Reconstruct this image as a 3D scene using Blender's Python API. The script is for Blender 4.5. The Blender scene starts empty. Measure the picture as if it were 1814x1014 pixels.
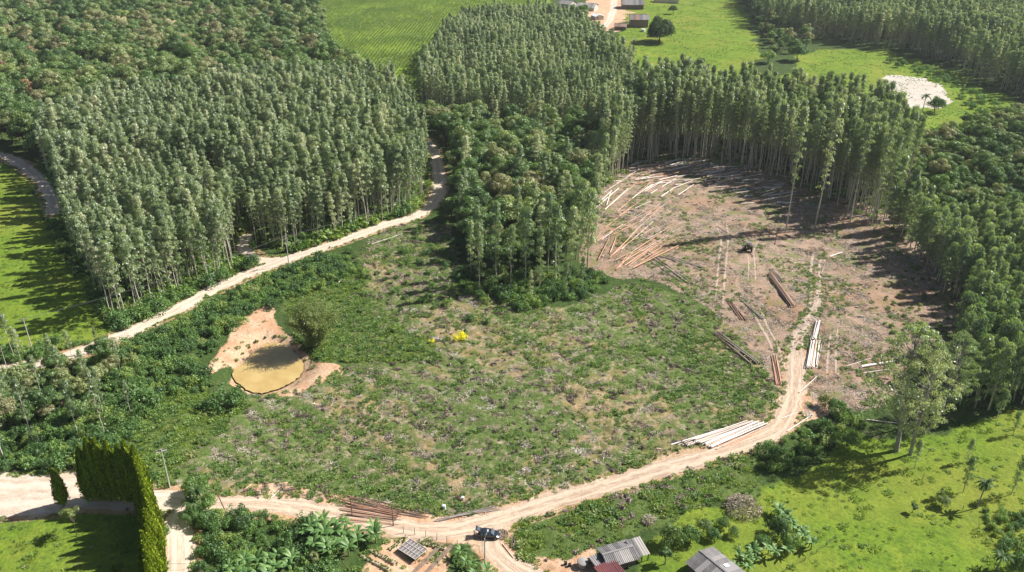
import bpy, math, random
import numpy as np
from mathutils import Vector, Matrix
R = math.radians
random.seed(7); rng = np.random.default_rng(7)
S = bpy.context.scene
COL = S.collection

# ---------------------------------------------------------------- camera, sky, sun, exposure
CAM_H, TILT, FOC, IW, IH = 113.0, R(27.0), 1500.0, 1814.0, 1014.0
cam_d = bpy.data.cameras.new('camera'); cam = bpy.data.objects.new('camera', cam_d); COL.objects.link(cam)
cam_d.sensor_width = 36.0; cam_d.lens = 36.0 * FOC / IW
cam_d.clip_start = 1.0; cam_d.clip_end = 9000.0
cam.location = (0, 0, CAM_H); cam.rotation_euler = (math.pi / 2 - TILT, 0, 0)
S.camera = cam
SUN_EL = R(43.0)
SUN_AZ = math.atan2(0.97, 0.30)          # azimuth of the sun, from +Y (away from the camera) towards +X
sv = Vector((math.sin(SUN_AZ) * math.cos(SUN_EL), math.cos(SUN_AZ) * math.cos(SUN_EL), math.sin(SUN_EL)))
w = bpy.data.worlds.new('World'); S.world = w; w.use_nodes = True
nt = w.node_tree; bg = nt.nodes['Background']
sk = nt.nodes.new('ShaderNodeTexSky'); sk.sky_type = 'NISHITA'; sk.sun_disc = False
sk.sun_elevation = SUN_EL; sk.sun_rotation = SUN_AZ; sk.air_density = 1.0; sk.dust_density = 1.5
nt.links.new(sk.outputs[0], bg.inputs[0]); bg.inputs[1].default_value = 0.05
sun_d = bpy.data.lights.new('sun', 'SUN'); sun = bpy.data.objects.new('sun', sun_d); COL.objects.link(sun)
sun_d.energy = 5.0; sun_d.angle = R(0.5); sun_d.color = (1.0, 0.965, 0.91)
sun.rotation_euler = sv.to_track_quat('Z', 'Y').to_euler(); sun.location = (200, 100, 300)
S.view_settings.view_transform = 'Standard'; S.view_settings.look = 'None'
S.view_settings.exposure = 0.85; S.view_settings.gamma = 1.0; S.view_settings.use_curve_mapping = False
S.cycles.max_bounces = 5; S.cycles.diffuse_bounces = 3; S.cycles.glossy_bounces = 2
S.cycles.transmission_bounces = 4; S.cycles.transparent_max_bounces = 8
S.cycles.sample_clamp_indirect = 6.0

# ---------------------------------------------------------------- small helpers
def sdist(P, poly):
    """signed distance (negative inside) of points P (N,2) to a polygon"""
    P = np.atleast_2d(P).astype(float); V = np.asarray(poly, float); n = len(V)
    d = np.full(len(P), 1e18); ins = np.zeros(len(P), bool)
    for i in range(n):
        a, b = V[i], V[(i + 1) % n]; e = b - a; q = P - a
        t = np.clip((q @ e) / max(e @ e, 1e-9), 0, 1)
        r = q - t[:, None] * e; d = np.minimum(d, (r * r).sum(1))
        if a[1] != b[1]:
            c = ((a[1] > P[:, 1]) != (b[1] > P[:, 1]))
            c &= P[:, 0] < (b[0] - a[0]) * (P[:, 1] - a[1]) / (b[1] - a[1]) + a[0]
            ins ^= c
    d = np.sqrt(d); return np.where(ins, -d, d)
def ldist(P, line):
    """distance to a polyline"""
    P = np.atleast_2d(P).astype(float); V = np.asarray(line, float); d = np.full(len(P), 1e18)
    for i in range(len(V) - 1):
        a, b = V[i], V[i + 1]; e = b - a; q = P - a
        t = np.clip((q @ e) / max(e @ e, 1e-9), 0, 1); r = q - t[:, None] * e
        d = np.minimum(d, (r * r).sum(1))
    return np.sqrt(d)
def sstep(a, b, x):
    t = np.clip((x - a) / (b - a), 0, 1); return t * t * (3 - 2 * t)
def ray(px, py):
    u, v = px - IW / 2, IH / 2 - py
    d = np.array([u, math.cos(TILT) * FOC + math.sin(TILT) * v, -math.sin(TILT) * FOC + math.cos(TILT) * v])
    return d
def at_z(px, py, z=0.0):
    d = ray(px, py); t = (z - CAM_H) / d[2]; return d[0] * t, d[1] * t
POND_Z = -1.7
POND = [at_z(x, y, POND_Z) for x, y in [(418, 662), (440, 640), (460, 620), (484, 610), (507, 617), (524, 634), (531, 655), (517, 672), (495, 684), (470, 692), (448, 691), (430, 678)]]
def wobbly(poly, k=5, amp=.45):
    P_ = [Vector((*q, 0)) for q in poly]; n_ = len(P_); o_ = []
    for i in range(n_):
        a, b, c, d = P_[i - 1], P_[i], P_[(i + 1) % n_], P_[(i + 2) % n_]
        for j in range(k):
            u = j / k; q = .5 * ((2 * b) + (c - a) * u + (2 * a - 5 * b + 4 * c - d) * u * u + (3 * b - a - 3 * c + d) * u ** 3); o_.append((q.x + random.gauss(0, amp * .35), q.y + random.gauss(0, amp * .35)))
    return o_
POND = wobbly(POND)
pond_c = np.mean(POND, 0)
def terrain(x, y):
    x = np.asarray(x, float); y = np.asarray(y, float); sh = x.shape
    x = x.ravel(); y = y.ravel()
    z = 0.7 * np.sin(x / 37 + 1.3) * np.cos(y / 41) + 0.45 * np.sin(x / 17 + y / 23) + 0.25 * np.sin(x / 9 - y / 12 + 2)
    m = (abs(x - pond_c[0]) < 40) & (abs(y - pond_c[1]) < 40)
    if m.any():
        sd = sdist(np.stack([x[m], y[m]], 1), POND)
        wv = 1 - sstep(-1.5, 7.0, sd)
        wf = 1 - sstep(0.0, 16.0, sd)
        z[m] = z[m] * (1 - wf) + wf * 0.0 - wv * 2.6
    return z.reshape(sh)
def tz(x, y): return float(terrain(np.array([x]), np.array([y]))[0])
def at(px, py, h=0.0):
    z = 0.0
    for _ in range(6):
        x, y = at_z(px, py, z + h); z = tz(x, y)
    return Vector((x, y, z))
def wpoly(pts): return [tuple(at(*p)[:2]) for p in pts]
def in_poly_points(poly, sp, jit=0.45, extra=None):
    V = np.array(poly); lo, hi = V.min(0), V.max(0)
    gx, gy = np.meshgrid(np.arange(lo[0], hi[0], sp), np.arange(lo[1], hi[1], sp))
    P = np.stack([gx.ravel(), gy.ravel()], 1) + rng.uniform(-jit, jit, (gx.size, 2)) * sp
    return P[sdist(P, poly) < 0]
def tag(o, label=None, cat=None, group=None, kind=None):
    if label: o['label'] = label
    if cat: o['category'] = cat
    if group: o['group'] = group
    if kind: o['kind'] = kind
    return o
def empty(name, loc, rz=0.0, sc=1.0):
    o = bpy.data.objects.new(name, None); COL.objects.link(o); o.location = loc; o.rotation_euler = (0, 0, rz)
    o.scale = (sc,) * 3; o.empty_display_size = 0.2; return o
def nrm(v): return v / np.maximum(np.linalg.norm(v, axis=-1, keepdims=True), 1e-9)

class MB:
    """collects geometry and links it as one mesh object"""
    def __init__(s): s.v = []; s.n = 0; s.f = []; s.m = []
    def add(s, v, faces, mat=0):
        v = np.asarray(v, float); s.v.append(v)
        for f in faces: s.f.append(tuple(int(i) + s.n for i in f)); s.m.append(mat)
        s.n += len(v)
    def quads(s, v, mat=0):
        k = len(v) // 4; s.v.append(v)
        base = s.n + np.arange(k) * 4
        s.f.extend(map(tuple, np.stack([base, base + 1, base + 2, base + 3], 1).tolist())); s.m.extend([mat] * k); s.n += len(v)
    def box(s, c, d, rz=0, mat=0, rot=None):
        hx, hy, hz = d[0] / 2, d[1] / 2, d[2] / 2
        v = np.array([(x, y, z) for z in (-hz, hz) for x, y in ((-hx, -hy), (hx, -hy), (hx, hy), (-hx, hy))])
        if rot is not None: v = v @ np.array(rot.to_3x3()).T
        if rz: c_, s_ = math.cos(rz), math.sin(rz); v = v @ np.array([[c_, s_, 0], [-s_, c_, 0], [0, 0, 1]])
        s.add(v + np.array(c), [(0, 3, 2, 1), (4, 5, 6, 7), (0, 1, 5, 4), (1, 2, 6, 5), (2, 3, 7, 6), (3, 0, 4, 7)], mat); return s
    def tube(s, pts, rad, n=6, mat=0, cap=True):
        pts = np.asarray(pts, float); k = len(pts); rings = []
        for i in range(k):
            t = nrm(pts[min(i + 1, k - 1)] - pts[max(i - 1, 0)])
            a = np.cross(t, [0, 0, 1.0] if abs(t[2]) < 0.9 else [1.0, 0, 0]); a = nrm(a); b = np.cross(t, a)
            th = np.arange(n) * 2 * math.pi / n
            rings.append(pts[i] + rad[i] * (np.cos(th)[:, None] * a + np.sin(th)[:, None] * b))
        v = np.concatenate(rings); f = []
        for i in range(k - 1):
            for j in range(n): f.append((i * n + j, i * n + (j + 1) % n, (i + 1) * n + (j + 1) % n, (i + 1) * n + j))
        if cap: f.append(tuple(range(n))[::-1]); f.append(tuple(range((k - 1) * n, k * n)))
        s.add(v, f, mat); return s
    def leaves(s, C, A, N, L, Wd, mat=0):
        A = nrm(A); B = nrm(np.cross(A, N)); L = np.broadcast_to(L, len(C))[:, None]; Wd = np.broadcast_to(Wd, len(C))[:, None]
        v = np.stack([C - A * L / 2, C + B * Wd / 2 + A * L * .08, C + A * L / 2, C - B * Wd / 2 + A * L * .08], 1).reshape(-1, 3)
        s.quads(v, mat); return s
    def mesh(s, name, mats, smooth=False):
        me = bpy.data.meshes.new(name); me.from_pydata(np.concatenate(s.v).tolist(), [], s.f)
        for m in (mats if isinstance(mats, (list, tuple)) else [mats]): me.materials.append(m)
        if len(me.materials) > 1: me.polygons.foreach_set('material_index', s.m)
        if smooth: me.polygons.foreach_set('use_smooth', [True] * len(me.polygons))
        me.update(); return me
    def build(s, name, mats, parent=None, loc=None, smooth=False):
        o = bpy.data.objects.new(name, s.mesh(name, mats, smooth)); COL.objects.link(o)
        if parent: o.parent = parent
        if loc is not None: o.location = loc
        return o
def mobj(name, me, parent=None, loc=None, rz=0, sc=None):
    o = bpy.data.objects.new(name, me); COL.objects.link(o)
    if parent: o.parent = parent
    if loc is not None: o.location = loc
    if rz: o.rotation_euler[2] = rz
    if sc is not None: o.scale = sc if hasattr(sc, '__len__') else (sc,) * 3
    return o

# ---------------------------------------------------------------- materials
def newmat(name):
    m = bpy.data.materials.new(name); m.use_nodes = True; t = m.node_tree; t.nodes.clear()
    out = t.nodes.new('ShaderNodeOutputMaterial'); return m, t, out
def nd(t, typ, **kw):
    n = t.nodes.new(typ)
    for k, v in kw.items():
        if k in n.inputs: n.inputs[k].default_value = v
        else: setattr(n, k, v)
    return n
def ramp(t, fac, stops, interp='LINEAR'):
    n = t.nodes.new('ShaderNodeValToRGB'); n.color_ramp.interpolation = interp; e = n.color_ramp.elements
    while len(e) > 1: e.remove(e[0])
    e[0].position = stops[0][0]; e[0].color = (*stops[0][1], 1)
    for p, c in stops[1:]:
        x = e.new(p); x.color = (*c, 1)
    t.links.new(fac, n.inputs[0]); return n.outputs[0]
def mix(t, fac, a, b, blend='MIX'):
    n = t.nodes.new('ShaderNodeMix'); n.data_type = 'RGBA'; n.blend_type = blend
    for i, val in ((0, fac), (6, a), (7, b)):
        if hasattr(val, 'node') or isinstance(val, bpy.types.NodeSocket): t.links.new(val, n.inputs[i])
        elif i == 0: n.inputs[0].default_value = val
        else: n.inputs[i].default_value = (*val, 1) if len(val) == 3 else val
    return n.outputs[2]
def math_(t, op, a, b=0.5, c=0.0):
    n = t.nodes.new('ShaderNodeMath'); n.operation = op
    for i, v in enumerate((a, b, c)):
        if isinstance(v, bpy.types.NodeSocket): t.links.new(v, n.inputs[i])
        else: n.inputs[i].default_value = v
    return n.outputs[0]
def noise(t, scale, detail=4, rough=0.55, vec=None, dist=0.0):
    n = nd(t, 'ShaderNodeTexNoise', Scale=scale, Detail=detail, Roughness=rough, Distortion=dist)
    if vec is not None: t.links.new(vec, n.inputs['Vector'])
    return n.outputs[0]
def worldpos(t): return t.nodes.new('ShaderNodeNewGeometry').outputs['Position']

def foliage(name, stops, trans=0.35, gloss=0.06, rough=0.45, isl=0.5, patch=0.02, transcol=(1.25, 1.35, 0.55)):
    m, t, out = newmat(name)
    oi = t.nodes.new('ShaderNodeObjectInfo'); g = t.nodes.new('ShaderNodeNewGeometry')
    nz = noise(t, patch, 3, vec=oi.outputs['Location'])
    f = math_(t, 'MULTIPLY_ADD', oi.outputs['Random'], 0.72, math_(t, 'MULTIPLY_ADD', nz, 0.9, -0.31))
    f = math_(t, 'MINIMUM', math_(t, 'MAXIMUM', f, 0.0), 1.0)
    c = ramp(t, f, stops)
    v = math_(t, 'MULTIPLY_ADD', g.outputs['Random Per Island'], isl, 1 - isl / 2)
    hsv = nd(t, 'ShaderNodeHueSaturation'); t.links.new(c, hsv.inputs['Color']); t.links.new(v, hsv.inputs['Value']); c = hsv.outputs[0]
    d = nd(t, 'ShaderNodeBsdfDiffuse'); t.links.new(c, d.inputs[0])
    tr = nd(t, 'ShaderNodeBsdfTranslucent'); t.links.new(mix(t, 1.0, c, tuple(k * trans * 1.7 for k in transcol), 'MULTIPLY'), tr.inputs[0])
    a = t.nodes.new('ShaderNodeAddShader')
    t.links.new(d.outputs[0], a.inputs[0]); t.links.new(tr.outputs[0], a.inputs[1])
    gl = nd(t, 'ShaderNodeBsdfGlossy', Roughness=rough); gl.inputs[0].default_value = (1, 1, 1, 1)
    b = t.nodes.new('ShaderNodeMixShader'); b.inputs[0].default_value = gloss
    t.links.new(a.outputs[0], b.inputs[1]); t.links.new(gl.outputs[0], b.inputs[2])
    t.links.new(b.outputs[0], out.inputs[0]); return m
def simple(name, c1, c2=None, scale=3.0, rough=0.8, metal=0.0, bump=0.0, island=False, objrand=False, stretch=None, spec=0.3):
    m, t, out = newmat(name); p = nd(t, 'ShaderNodeBsdfPrincipled', Roughness=rough, Metallic=metal)
    p.inputs['Specular IOR Level'].default_value = spec
    tc = t.nodes.new('ShaderNodeTexCoord'); vec = tc.outputs['Object']
    if stretch:
        mp = t.nodes.new('ShaderNodeMapping'); mp.inputs['Scale'].default_value = stretch; t.links.new(vec, mp.inputs[0]); vec = mp.outputs[0]
    nz = noise(t, scale, 5, vec=vec); c2 = c2 or tuple(x * 0.6 for x in c1)
    f = nz
    if island: f = math_(t, 'MULTIPLY_ADD', t.nodes.new('ShaderNodeNewGeometry').outputs['Random Per Island'], 0.7, math_(t, 'MULTIPLY', nz, 0.5))
    if objrand: f = math_(t, 'MULTIPLY_ADD', t.nodes.new('ShaderNodeObjectInfo').outputs['Random'], 0.6, math_(t, 'MULTIPLY', nz, 0.6))
    t.links.new(ramp(t, f, [(0.25, c2), (0.75, c1)]), p.inputs['Base Color'])
    if bump:
        b = nd(t, 'ShaderNodeBump', Strength=bump); b.inputs['Distance'].default_value = 0.1
        t.links.new(nz, b.inputs['Height']); t.links.new(b.outputs[0], p.inputs['Normal'])
    t.links.new(p.outputs[0], out.inputs[0]); return m

M = {}
M['euc'] = foliage('eucalyptus_leaf', [(0.0, (.080, .118, .050)), (.35, (.130, .170, .080)), (.70, (.185, .220, .118)), (1.0, (.29, .29, .20))], trans=.42, gloss=.07, rough=.45, isl=.8, patch=.03)
M['euc_young'] = foliage('young_eucalyptus_leaf', [(0.0, (.080, .125, .052)), (.5, (.135, .180, .082)), (1.0, (.22, .25, .13))], trans=.42, gloss=.07, rough=.45, isl=.8)
M['native'] = foliage('broadleaf', [(0.0, (.036, .072, .024)), (.25, (.065, .115, .034)), (.50, (.100, .155, .045)), (.68, (.150, .185, .070)), (.80, (.190, .180, .100)), (.90, (.170, .225, .060)), (1.0, (.34, .32, .21))], trans=.33, gloss=.03, isl=.8, patch=.012)
M['shrub'] = foliage('shrub_leaf', [(0.0, (.034, .072, .024)), (.35, (.066, .125, .034)), (.65, (.105, .175, .042)), (.86, (.165, .215, .05)), (1.0, (.20, .20, .11))], trans=.36, gloss=.03, rough=.55, isl=.8, patch=.07)
M['weed'] = foliage('weed_leaf', [(0.0, (.055, .105, .028)), (.4, (.092, .155, .036)), (.75, (.145, .205, .046)), (1.0, (.22, .21, .10))], trans=.33, gloss=.02, isl=.7, patch=.08)
M['tuft'] = foliage('pasture_tuft', [(0.0, (.10, .155, .026)), (.5, (.14, .200, .03)), (1.0, (.19, .23, .04))], trans=.3, gloss=.01, patch=.05)
M['yellow'] = foliage('yellow_flowers', [(0.0, (.42, .42, .02)), (1.0, (.62, .52, .02))], trans=.3, gloss=.02)
M['cypress'] = foliage('cypress_leaf', [(0.0, (.21, .28, .022)), (1.0, (.27, .35, .032))], trans=.0, gloss=.0, isl=.8)
M['banana'] = foliage('banana_leaf', [(0.0, (.055, .12, .032)), (.6, (.09, .165, .042)), (1.0, (.14, .21, .06))], trans=.3, gloss=.03, rough=.5, isl=.3)
M['bamboo'] = foliage('bamboo_leaf', [(0.0, (.12, .155, .045)), (1.0, (.17, .20, .065))], trans=.3, gloss=.03)
M['palm'] = foliage('palm_leaf', [(0.0, (.035, .065, .02)), (1.0, (.055, .09, .028))], trans=.2, gloss=.01)
M['crop'] = foliage('crop_leaf', [(0.0, (.085, .145, .038)), (.6, (.13, .185, .045)), (1.0, (.20, .23, .055))], trans=.3, gloss=.03, patch=.01)
M['brown_leaf'] = foliage('dry_branches', [(0.0, (.22, .17, .13)), (.6, (.34, .28, .22)), (1.0, (.46, .40, .32))], trans=.1, gloss=.01, isl=1.0, transcol=(1, 1, 1))
M['slashdark'] = foliage('slash_twigs', [(0.0, (.13, .10, .08)), (.6, (.22, .175, .14)), (1.0, (.34, .28, .23))], trans=.0, gloss=.01, isl=1.2, transcol=(1, 1, 1))
M['pale'] = foliage('pale_cut_wood', [(0.0, (.38, .32, .27)), (1.0, (.62, .55, .48))], trans=0, gloss=.02, isl=.6, transcol=(1, 1, 1))
M['eucbark'] = simple('eucalyptus_bark', (.58, .52, .43), (.30, .25, .19), scale=.6, objrand=True)
M['bark'] = simple('bark', (.16, .12, .085), (.07, .055, .04), scale=2)
M['greybark'] = simple('pale_bark', (.42, .38, .33), (.22, .2, .17), scale=1.2)
M['log_white'] = simple('debarked_log', (.80, .72, .66), (.50, .40, .33), scale=1.5, objrand=True, stretch=(.1, 2, 2))
M['log_orange'] = simple('fresh_log', (.62, .36, .24), (.38, .20, .13), scale=1.5, objrand=True, stretch=(.1, 2, 2))
M['log_brown'] = simple('reddish_log', (.34, .20, .145), (.13, .075, .055), scale=1.5, objrand=True, stretch=(.1, 2, 2))
M['log_grey'] = simple('weathered_log', (.34, .29, .25), (.12, .10, .085), scale=1.5, objrand=True, stretch=(.1, 2, 2))
M['concrete'] = simple('pole_concrete', (.50, .48, .45), (.38, .36, .33), scale=2)
M['wood'] = simple('weathered_wood', (.20, .16, .125), (.10, .08, .06), scale=4, stretch=(3, 3, .5))
M['wire'] = simple('wire', (.12, .12, .12), rough=.6)
M['roofgrey'] = simple('fibre_cement_sheet', (.24, .225, .22), (.10, .095, .095), scale=.9, rough=.9, objrand=True, bump=.2)
M['roofpale'] = simple('pale_sheet', (.34, .315, .29), (.17, .155, .145), scale=.9, rough=.9, objrand=True)
M['roofwhite'] = simple('white_sheet', (.78, .78, .78), (.60, .60, .60), scale=1, rough=.5)
M['roofmaroon'] = simple('maroon_sheet', (.17, .055, .055), (.10, .035, .04), scale=1, rough=.5, objrand=True)
M['roofbrown'] = simple('brown_tiles', (.26, .17, .13), (.11, .075, .06), scale=1.2, objrand=True)
M['wall'] = simple('plaster', (.62, .58, .52), (.42, .38, .33), scale=.8)
M['wallwood'] = simple('board_wall', (.19, .145, .11), (.08, .06, .05), scale=1.5, objrand=True)
M['dark'] = simple('opening_shade', (.02, .02, .02))  # near-black colour standing in for shade inside openings
M['black'] = simple('black_rubber', (.025, .025, .027), rough=.8)
M['glass'] = simple('window_glass', (.10, .13, .145), (.06, .08, .09), rough=.08, spec=.8)
M['carpaint'] = simple('dark_car_paint', (.022, .026, .036), (.018, .02, .03), rough=.18, spec=.7)
M['chrome'] = simple('bright_lamp', (.5, .5, .5), (.4, .4, .4), rough=.35)
M['redlamp'] = simple('red_lamp', (.4, .02, .02), (.3, .02, .02), rough=.3)
M['tractor'] = simple('dusty_dark_paint', (.055, .05, .05), (.02, .02, .022), scale=3, rough=.6)
M['steel'] = simple('grey_steel', (.30, .29, .28), (.15, .14, .13), rough=.5, metal=.3)
M['skin'] = simple('skin', (.40, .24, .17), (.36, .21, .15), rough=.6)
M['shirt'] = simple('grey_shirt', (.20, .17, .19), (.13, .11, .12), rough=.9)
M['trousers'] = simple('dark_trousers', (.07, .05, .05), (.04, .03, .03), rough=.9)
M['hair'] = simple('dark_hair', (.03, .018, .012), rough=.7)
M['tank'] = simple('grey_tank', (.34, .32, .30), (.24, .23, .21), rough=.8)
M['net'] = simple('net_bars', (.60, .58, .55), (.45, .43, .40))
M['netting'] = simple('shade_cloth', (.22, .19, .18), (.13, .11, .10), scale=4)

def road_material(name, pale, tan, rut, streak=None):
    m, t, out = newmat(name); P = worldpos(t); p = nd(t, 'ShaderNodeBsdfPrincipled', Roughness=.95)
    p.inputs['Specular IOR Level'].default_value = .1
    n1 = noise(t, .12, 5, vec=P); n2 = noise(t, 1.1, 6, .65, vec=P); n3 = noise(t, 6, 3, vec=P)
    c = ramp(t, n1, [(.30, tan), (.58, pale)])
    c = mix(t, ramp(t, n2, [(.40, (0, 0, 0)), (.75, (.75, .75, .75))]), c, rut)
    a = nd(t, 'ShaderNodeAttribute'); a.attribute_name = 'across'
    n4 = noise(t, .6, 3, vec=P)
    # wheel tracks: paler compacted bands at +-0.4 of the half width
    b = math_(t, 'ABSOLUTE', math_(t, 'SUBTRACT', math_(t, 'ABSOLUTE', math_(t, 'MULTIPLY_ADD', math_(t, 'SUBTRACT', n4, .5), .35, a.outputs['Fac'])), .42))
    al = nd(t, 'ShaderNodeAttribute'); al.attribute_name = 'along'; cx = nd(t, 'ShaderNodeCombineXYZ')
    t.links.new(math_(t, 'MULTIPLY', a.outputs['Fac'], 2.6), cx.inputs[0]); t.links.new(math_(t, 'MULTIPLY', al.outputs['Fac'], .11), cx.inputs[1])
    st_ = noise(t, 2.2, 5, .6, vec=cx.outputs[0]); c = mix(t, ramp(t, st_, [(.44, (0, 0, 0)), (.60, (.9, .9, .9))]), c, rut)
    trk = ramp(t, b, [(0.05, (1, 1, 1)), (.22, (0, 0, 0))])
    c = mix(t, math_(t, 'MULTIPLY', trk, .75), c, pale)
    c = mix(t, .16, c, mix(t, n3, (.25, .2, .16), (1, .95, .9)), 'MIX')
    t.links.new(c, p.inputs['Base Color'])
    bp = nd(t, 'ShaderNodeBump', Strength=.5); bp.inputs['Distance'].default_value = .25
    t.links.new(math_(t, 'MULTIPLY_ADD', n3, .3, n2), bp.inputs['Height']); t.links.new(bp.outputs[0], p.inputs['Normal'])
    t.links.new(p.outputs[0], out.inputs[0]); return m
M['road_pale'] = road_material('pale_dirt_road', (.62, .52, .41), (.52, .40, .29), (.40, .29, .20))
M['road_rut'] = road_material('worn_track_soil', (.48, .37, .27), (.37, .26, .18), (.25, .17, .12))
M['road_tan'] = road_material('tan_dirt_track', (.56, .43, .30), (.43, .29, .18), (.29, .18, .11))

# ---------------------------------------------------------------- zones of the ground, as polygons on the land
ZP = {}
ZP['pasture'] = [wpoly(z) for z in [
    [(-160, 285), (10, 290), (45, 315), (80, 360), (100, 430), (165, 500), (225, 590), (160, 612), (60, 628), (-160, 640)],
    [(1345, 862), (1420, 842), (1500, 778), (1660, 770), (1760, 740), (1990, 700), (2050, 1200), (1150, 1200), (1130, 1010), (1150, 965), (1215, 900), (1290, 905), (1340, 880)],
    [(1090, 165), (1100, 62), (1108, 40), (1108, 0), (1180, -40), (1290, -40), (1335, 60), (1345, 105), (1320, 135), (1240, 170), (1150, 190)],
    [(1330, 155), (1400, 130), (1440, 85), (1560, 88), (1700, 130), (1810, 190), (1740, 225), (1600, 260), (1480, 240), (1380, 215)],
    [(-160, 980), (-20, 940), (60, 918), (250, 890), (282, 905), (280, 1300), (-200, 1300)],
    [(1500, 620), (1575, 608), (1600, 650), (1560, 705), (1500, 690)],
]]
ZP['crop'] = [wpoly([(560, -70), (980, -70), (970, 5), (880, 20), (800, 60), (755, 120), (735, 180), (700, 190), (600, 130), (565, 40)])]
ZP['field'] = [wpoly([(620, 470), (660, 420), (730, 385), (790, 400), (830, 520), (1000, 545), (1120, 500), (1200, 520), (1280, 560), (1360, 660), (1380, 740), (1345, 765), (1170, 810),
                      (1110, 850), (990, 890), (890, 915), (760, 915), (620, 895), (470, 875), (300, 885), (310, 830), (380, 760), (440, 700), (540, 690), (620, 640), (600, 560)])]
ZP['verge'] = [wpoly([(500, 500), (560, 470), (640, 460), (660, 560), (760, 590), (790, 640), (640, 650), (570, 640), (520, 600)]), wpoly([(210, 690), (420, 700), (440, 720), (330, 820), (300, 880), (280, 860), (230, 780)]), wpoly([(920, 915), (1050, 880), (1200, 832), (1340, 800), (1345, 870), (1200, 910), (1130, 945), (1040, 975), (960, 1003), (905, 985), (880, 945)])]
ZP['slash'] = [wpoly([(1045, 480), (1035, 400), (1060, 340), (1110, 285), (1200, 262), (1330, 275), (1440, 330), (1580, 375), (1640, 450), (1710, 530), (1720, 600), (1620, 640),
                      (1560, 720), (1480, 735), (1390, 720), (1350, 640), (1270, 555), (1190, 505)])]
ZP['dirt'] = [wpoly(z) for z in [
    [(352, 655), (380, 625), (405, 605), (418, 580), (448, 545), (480, 535), (498, 550), (492, 585), (520, 605), (545, 625), (560, 642), (612, 648), (600, 664), (555, 682), (500, 704), (455, 702), (408, 680), (404, 655), (395, 640), (365, 662)],
    [(655, 985), (700, 955), (790, 968), (785, 1060), (640, 1060)],
    [(880, 945), (930, 990), (1000, 990), (1060, 965), (1065, 1080), (850, 1080), (860, 990)],
    [(415, 890), (440, 862), (520, 862), (640, 880), (760, 912), (870, 895), (900, 930), (870, 965), (790, 962), (700, 945), (600, 935), (480, 920), (400, 905)],
    [(1040, -40), (1100, -40), (1110, 30), (1090, 60), (1040, 40)],
    [(285, 880), (345, 890), (350, 1060), (290, 1060)],
]]
ZP['dirt'].append(wpoly([(1388, 760), (1398, 690), (1405, 650), (1425, 650), (1436, 700), (1480, 720), (1440, 745)]))
ZP['sand'] = [wpoly([(1545, 140), (1580, 131), (1640, 138), (1690, 180), (1655, 188), (1622, 196), (1590, 175)])]
ROADS = {
    'main': ([(-90, 672), (-10, 658), (70, 645), (150, 622), (220, 592), (300, 555), (370, 518), (430, 490), (510, 459), (600, 429), (680, 400), (735, 383), (765, 362), (778, 335), (777, 302), (768, 272), (757, 250)], 5.6),
    'track': ([(345, 893), (420, 893), (500, 897), (600, 912), (700, 930), (790, 938), (870, 922), (950, 898), (1050, 870), (1150, 838), (1250, 806), (1330, 783), (1380, 758), (1402, 722), (1409, 690), (1411, 660), (1410, 630)], 5.0),
    'upper': ([(1412, 660), (1411, 620), (1417, 590), (1440, 555), (1446, 520), (1447, 490)], 2.7),
    'yard': ([(-150, 884), (-20, 880), (60, 877), (125, 872)], 12.5),
    'lane': ([(330, 893), (318, 925), (320, 980), (318, 1060), (315, 1150)], 4.9),
    'left': ([(-120, 873), (-20, 876), (60, 880), (140, 882), (220, 884), (290, 884), (345, 893)], 6.2),
    'spur': ([(880, 930), (872, 965), (900, 1000), (960, 1040), (1010, 1090)], 5.0),
    'far': ([(-70, 262), (0, 275), (40, 292), (70, 318), (88, 345), (100, 380)], 5.5),
    'fork': ([(505, 460), (465, 462), (440, 448), (432, 432), (440, 415)], 4.6),
    'village': ([(1090, -60), (1088, 0), (1082, 30), (1070, 50)], 6.0),
}
RW = {k: [tuple(at(*p)[:2]) for p in v[0]] for k, v in ROADS.items()}
def road_dist(P):
    d = np.full(len(P), 1e9)
    for k, (_, wd) in ROADS.items(): d = np.minimum(d, ldist(P, RW[k]) - (wd / 2 if k != 'upper' else -.9))
    return d

# ---------------------------------------------------------------- ground sheet
_G = rng.uniform(0, 1, (256, 256))
def vnoise(P, sc, seed=0):
    q = P / sc + seed * 17.3 + 1000; i = np.floor(q).astype(int); f = q - i; f = f * f * (3 - 2 * f)
    g = lambda a, b: _G[(i[:, 0] + a) % 256, (i[:, 1] + b) % 256]
    return (g(0, 0) * (1 - f[:, 0]) + g(1, 0) * f[:, 0]) * (1 - f[:, 1]) + (g(0, 1) * (1 - f[:, 0]) + g(1, 1) * f[:, 0]) * f[:, 1]
RUTS = [([(1280, 545), (1283, 500), (1287, 455), (1290, 420), (1286, 395)], .8), ([(1266, 540), (1270, 500), (1274, 455), (1277, 425), (1268, 395)], .8),
        ([(1338, 500), (1337, 470), (1335, 445), (1345, 425)], .6), ([(1325, 500), (1326, 470), (1324, 450)], .6),
        ([(1398, 700), (1400, 660), (1401, 620), (1407, 590), (1430, 555), (1437, 520), (1436, 480), (1441, 445)], 1.1), ([(1420, 700), (1420, 660), (1419, 620), (1425, 595), (1448, 558), (1453, 520), (1451, 480), (1455, 450)], 1.1),
        ([(1464, 670), (1467, 620), (1472, 590)], .8), ([(1480, 665), (1481, 620), (1484, 580)], .8),
        ([(1345, 545), (1360, 580), (1376, 610), (1392, 660)], .8), ([(1330, 545), (1345, 575), (1362, 605), (1382, 660)], .8)]
_rc = at(900, 560)
def rows_at(P):
    d = np.hypot((P[:, 0] - _rc.x) * .8, P[:, 1] - _rc.y) + 2.2 * vnoise(P, 9, 21)
    return .5 + .5 * np.sin(d * 2 * math.pi / 4.6)
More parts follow.
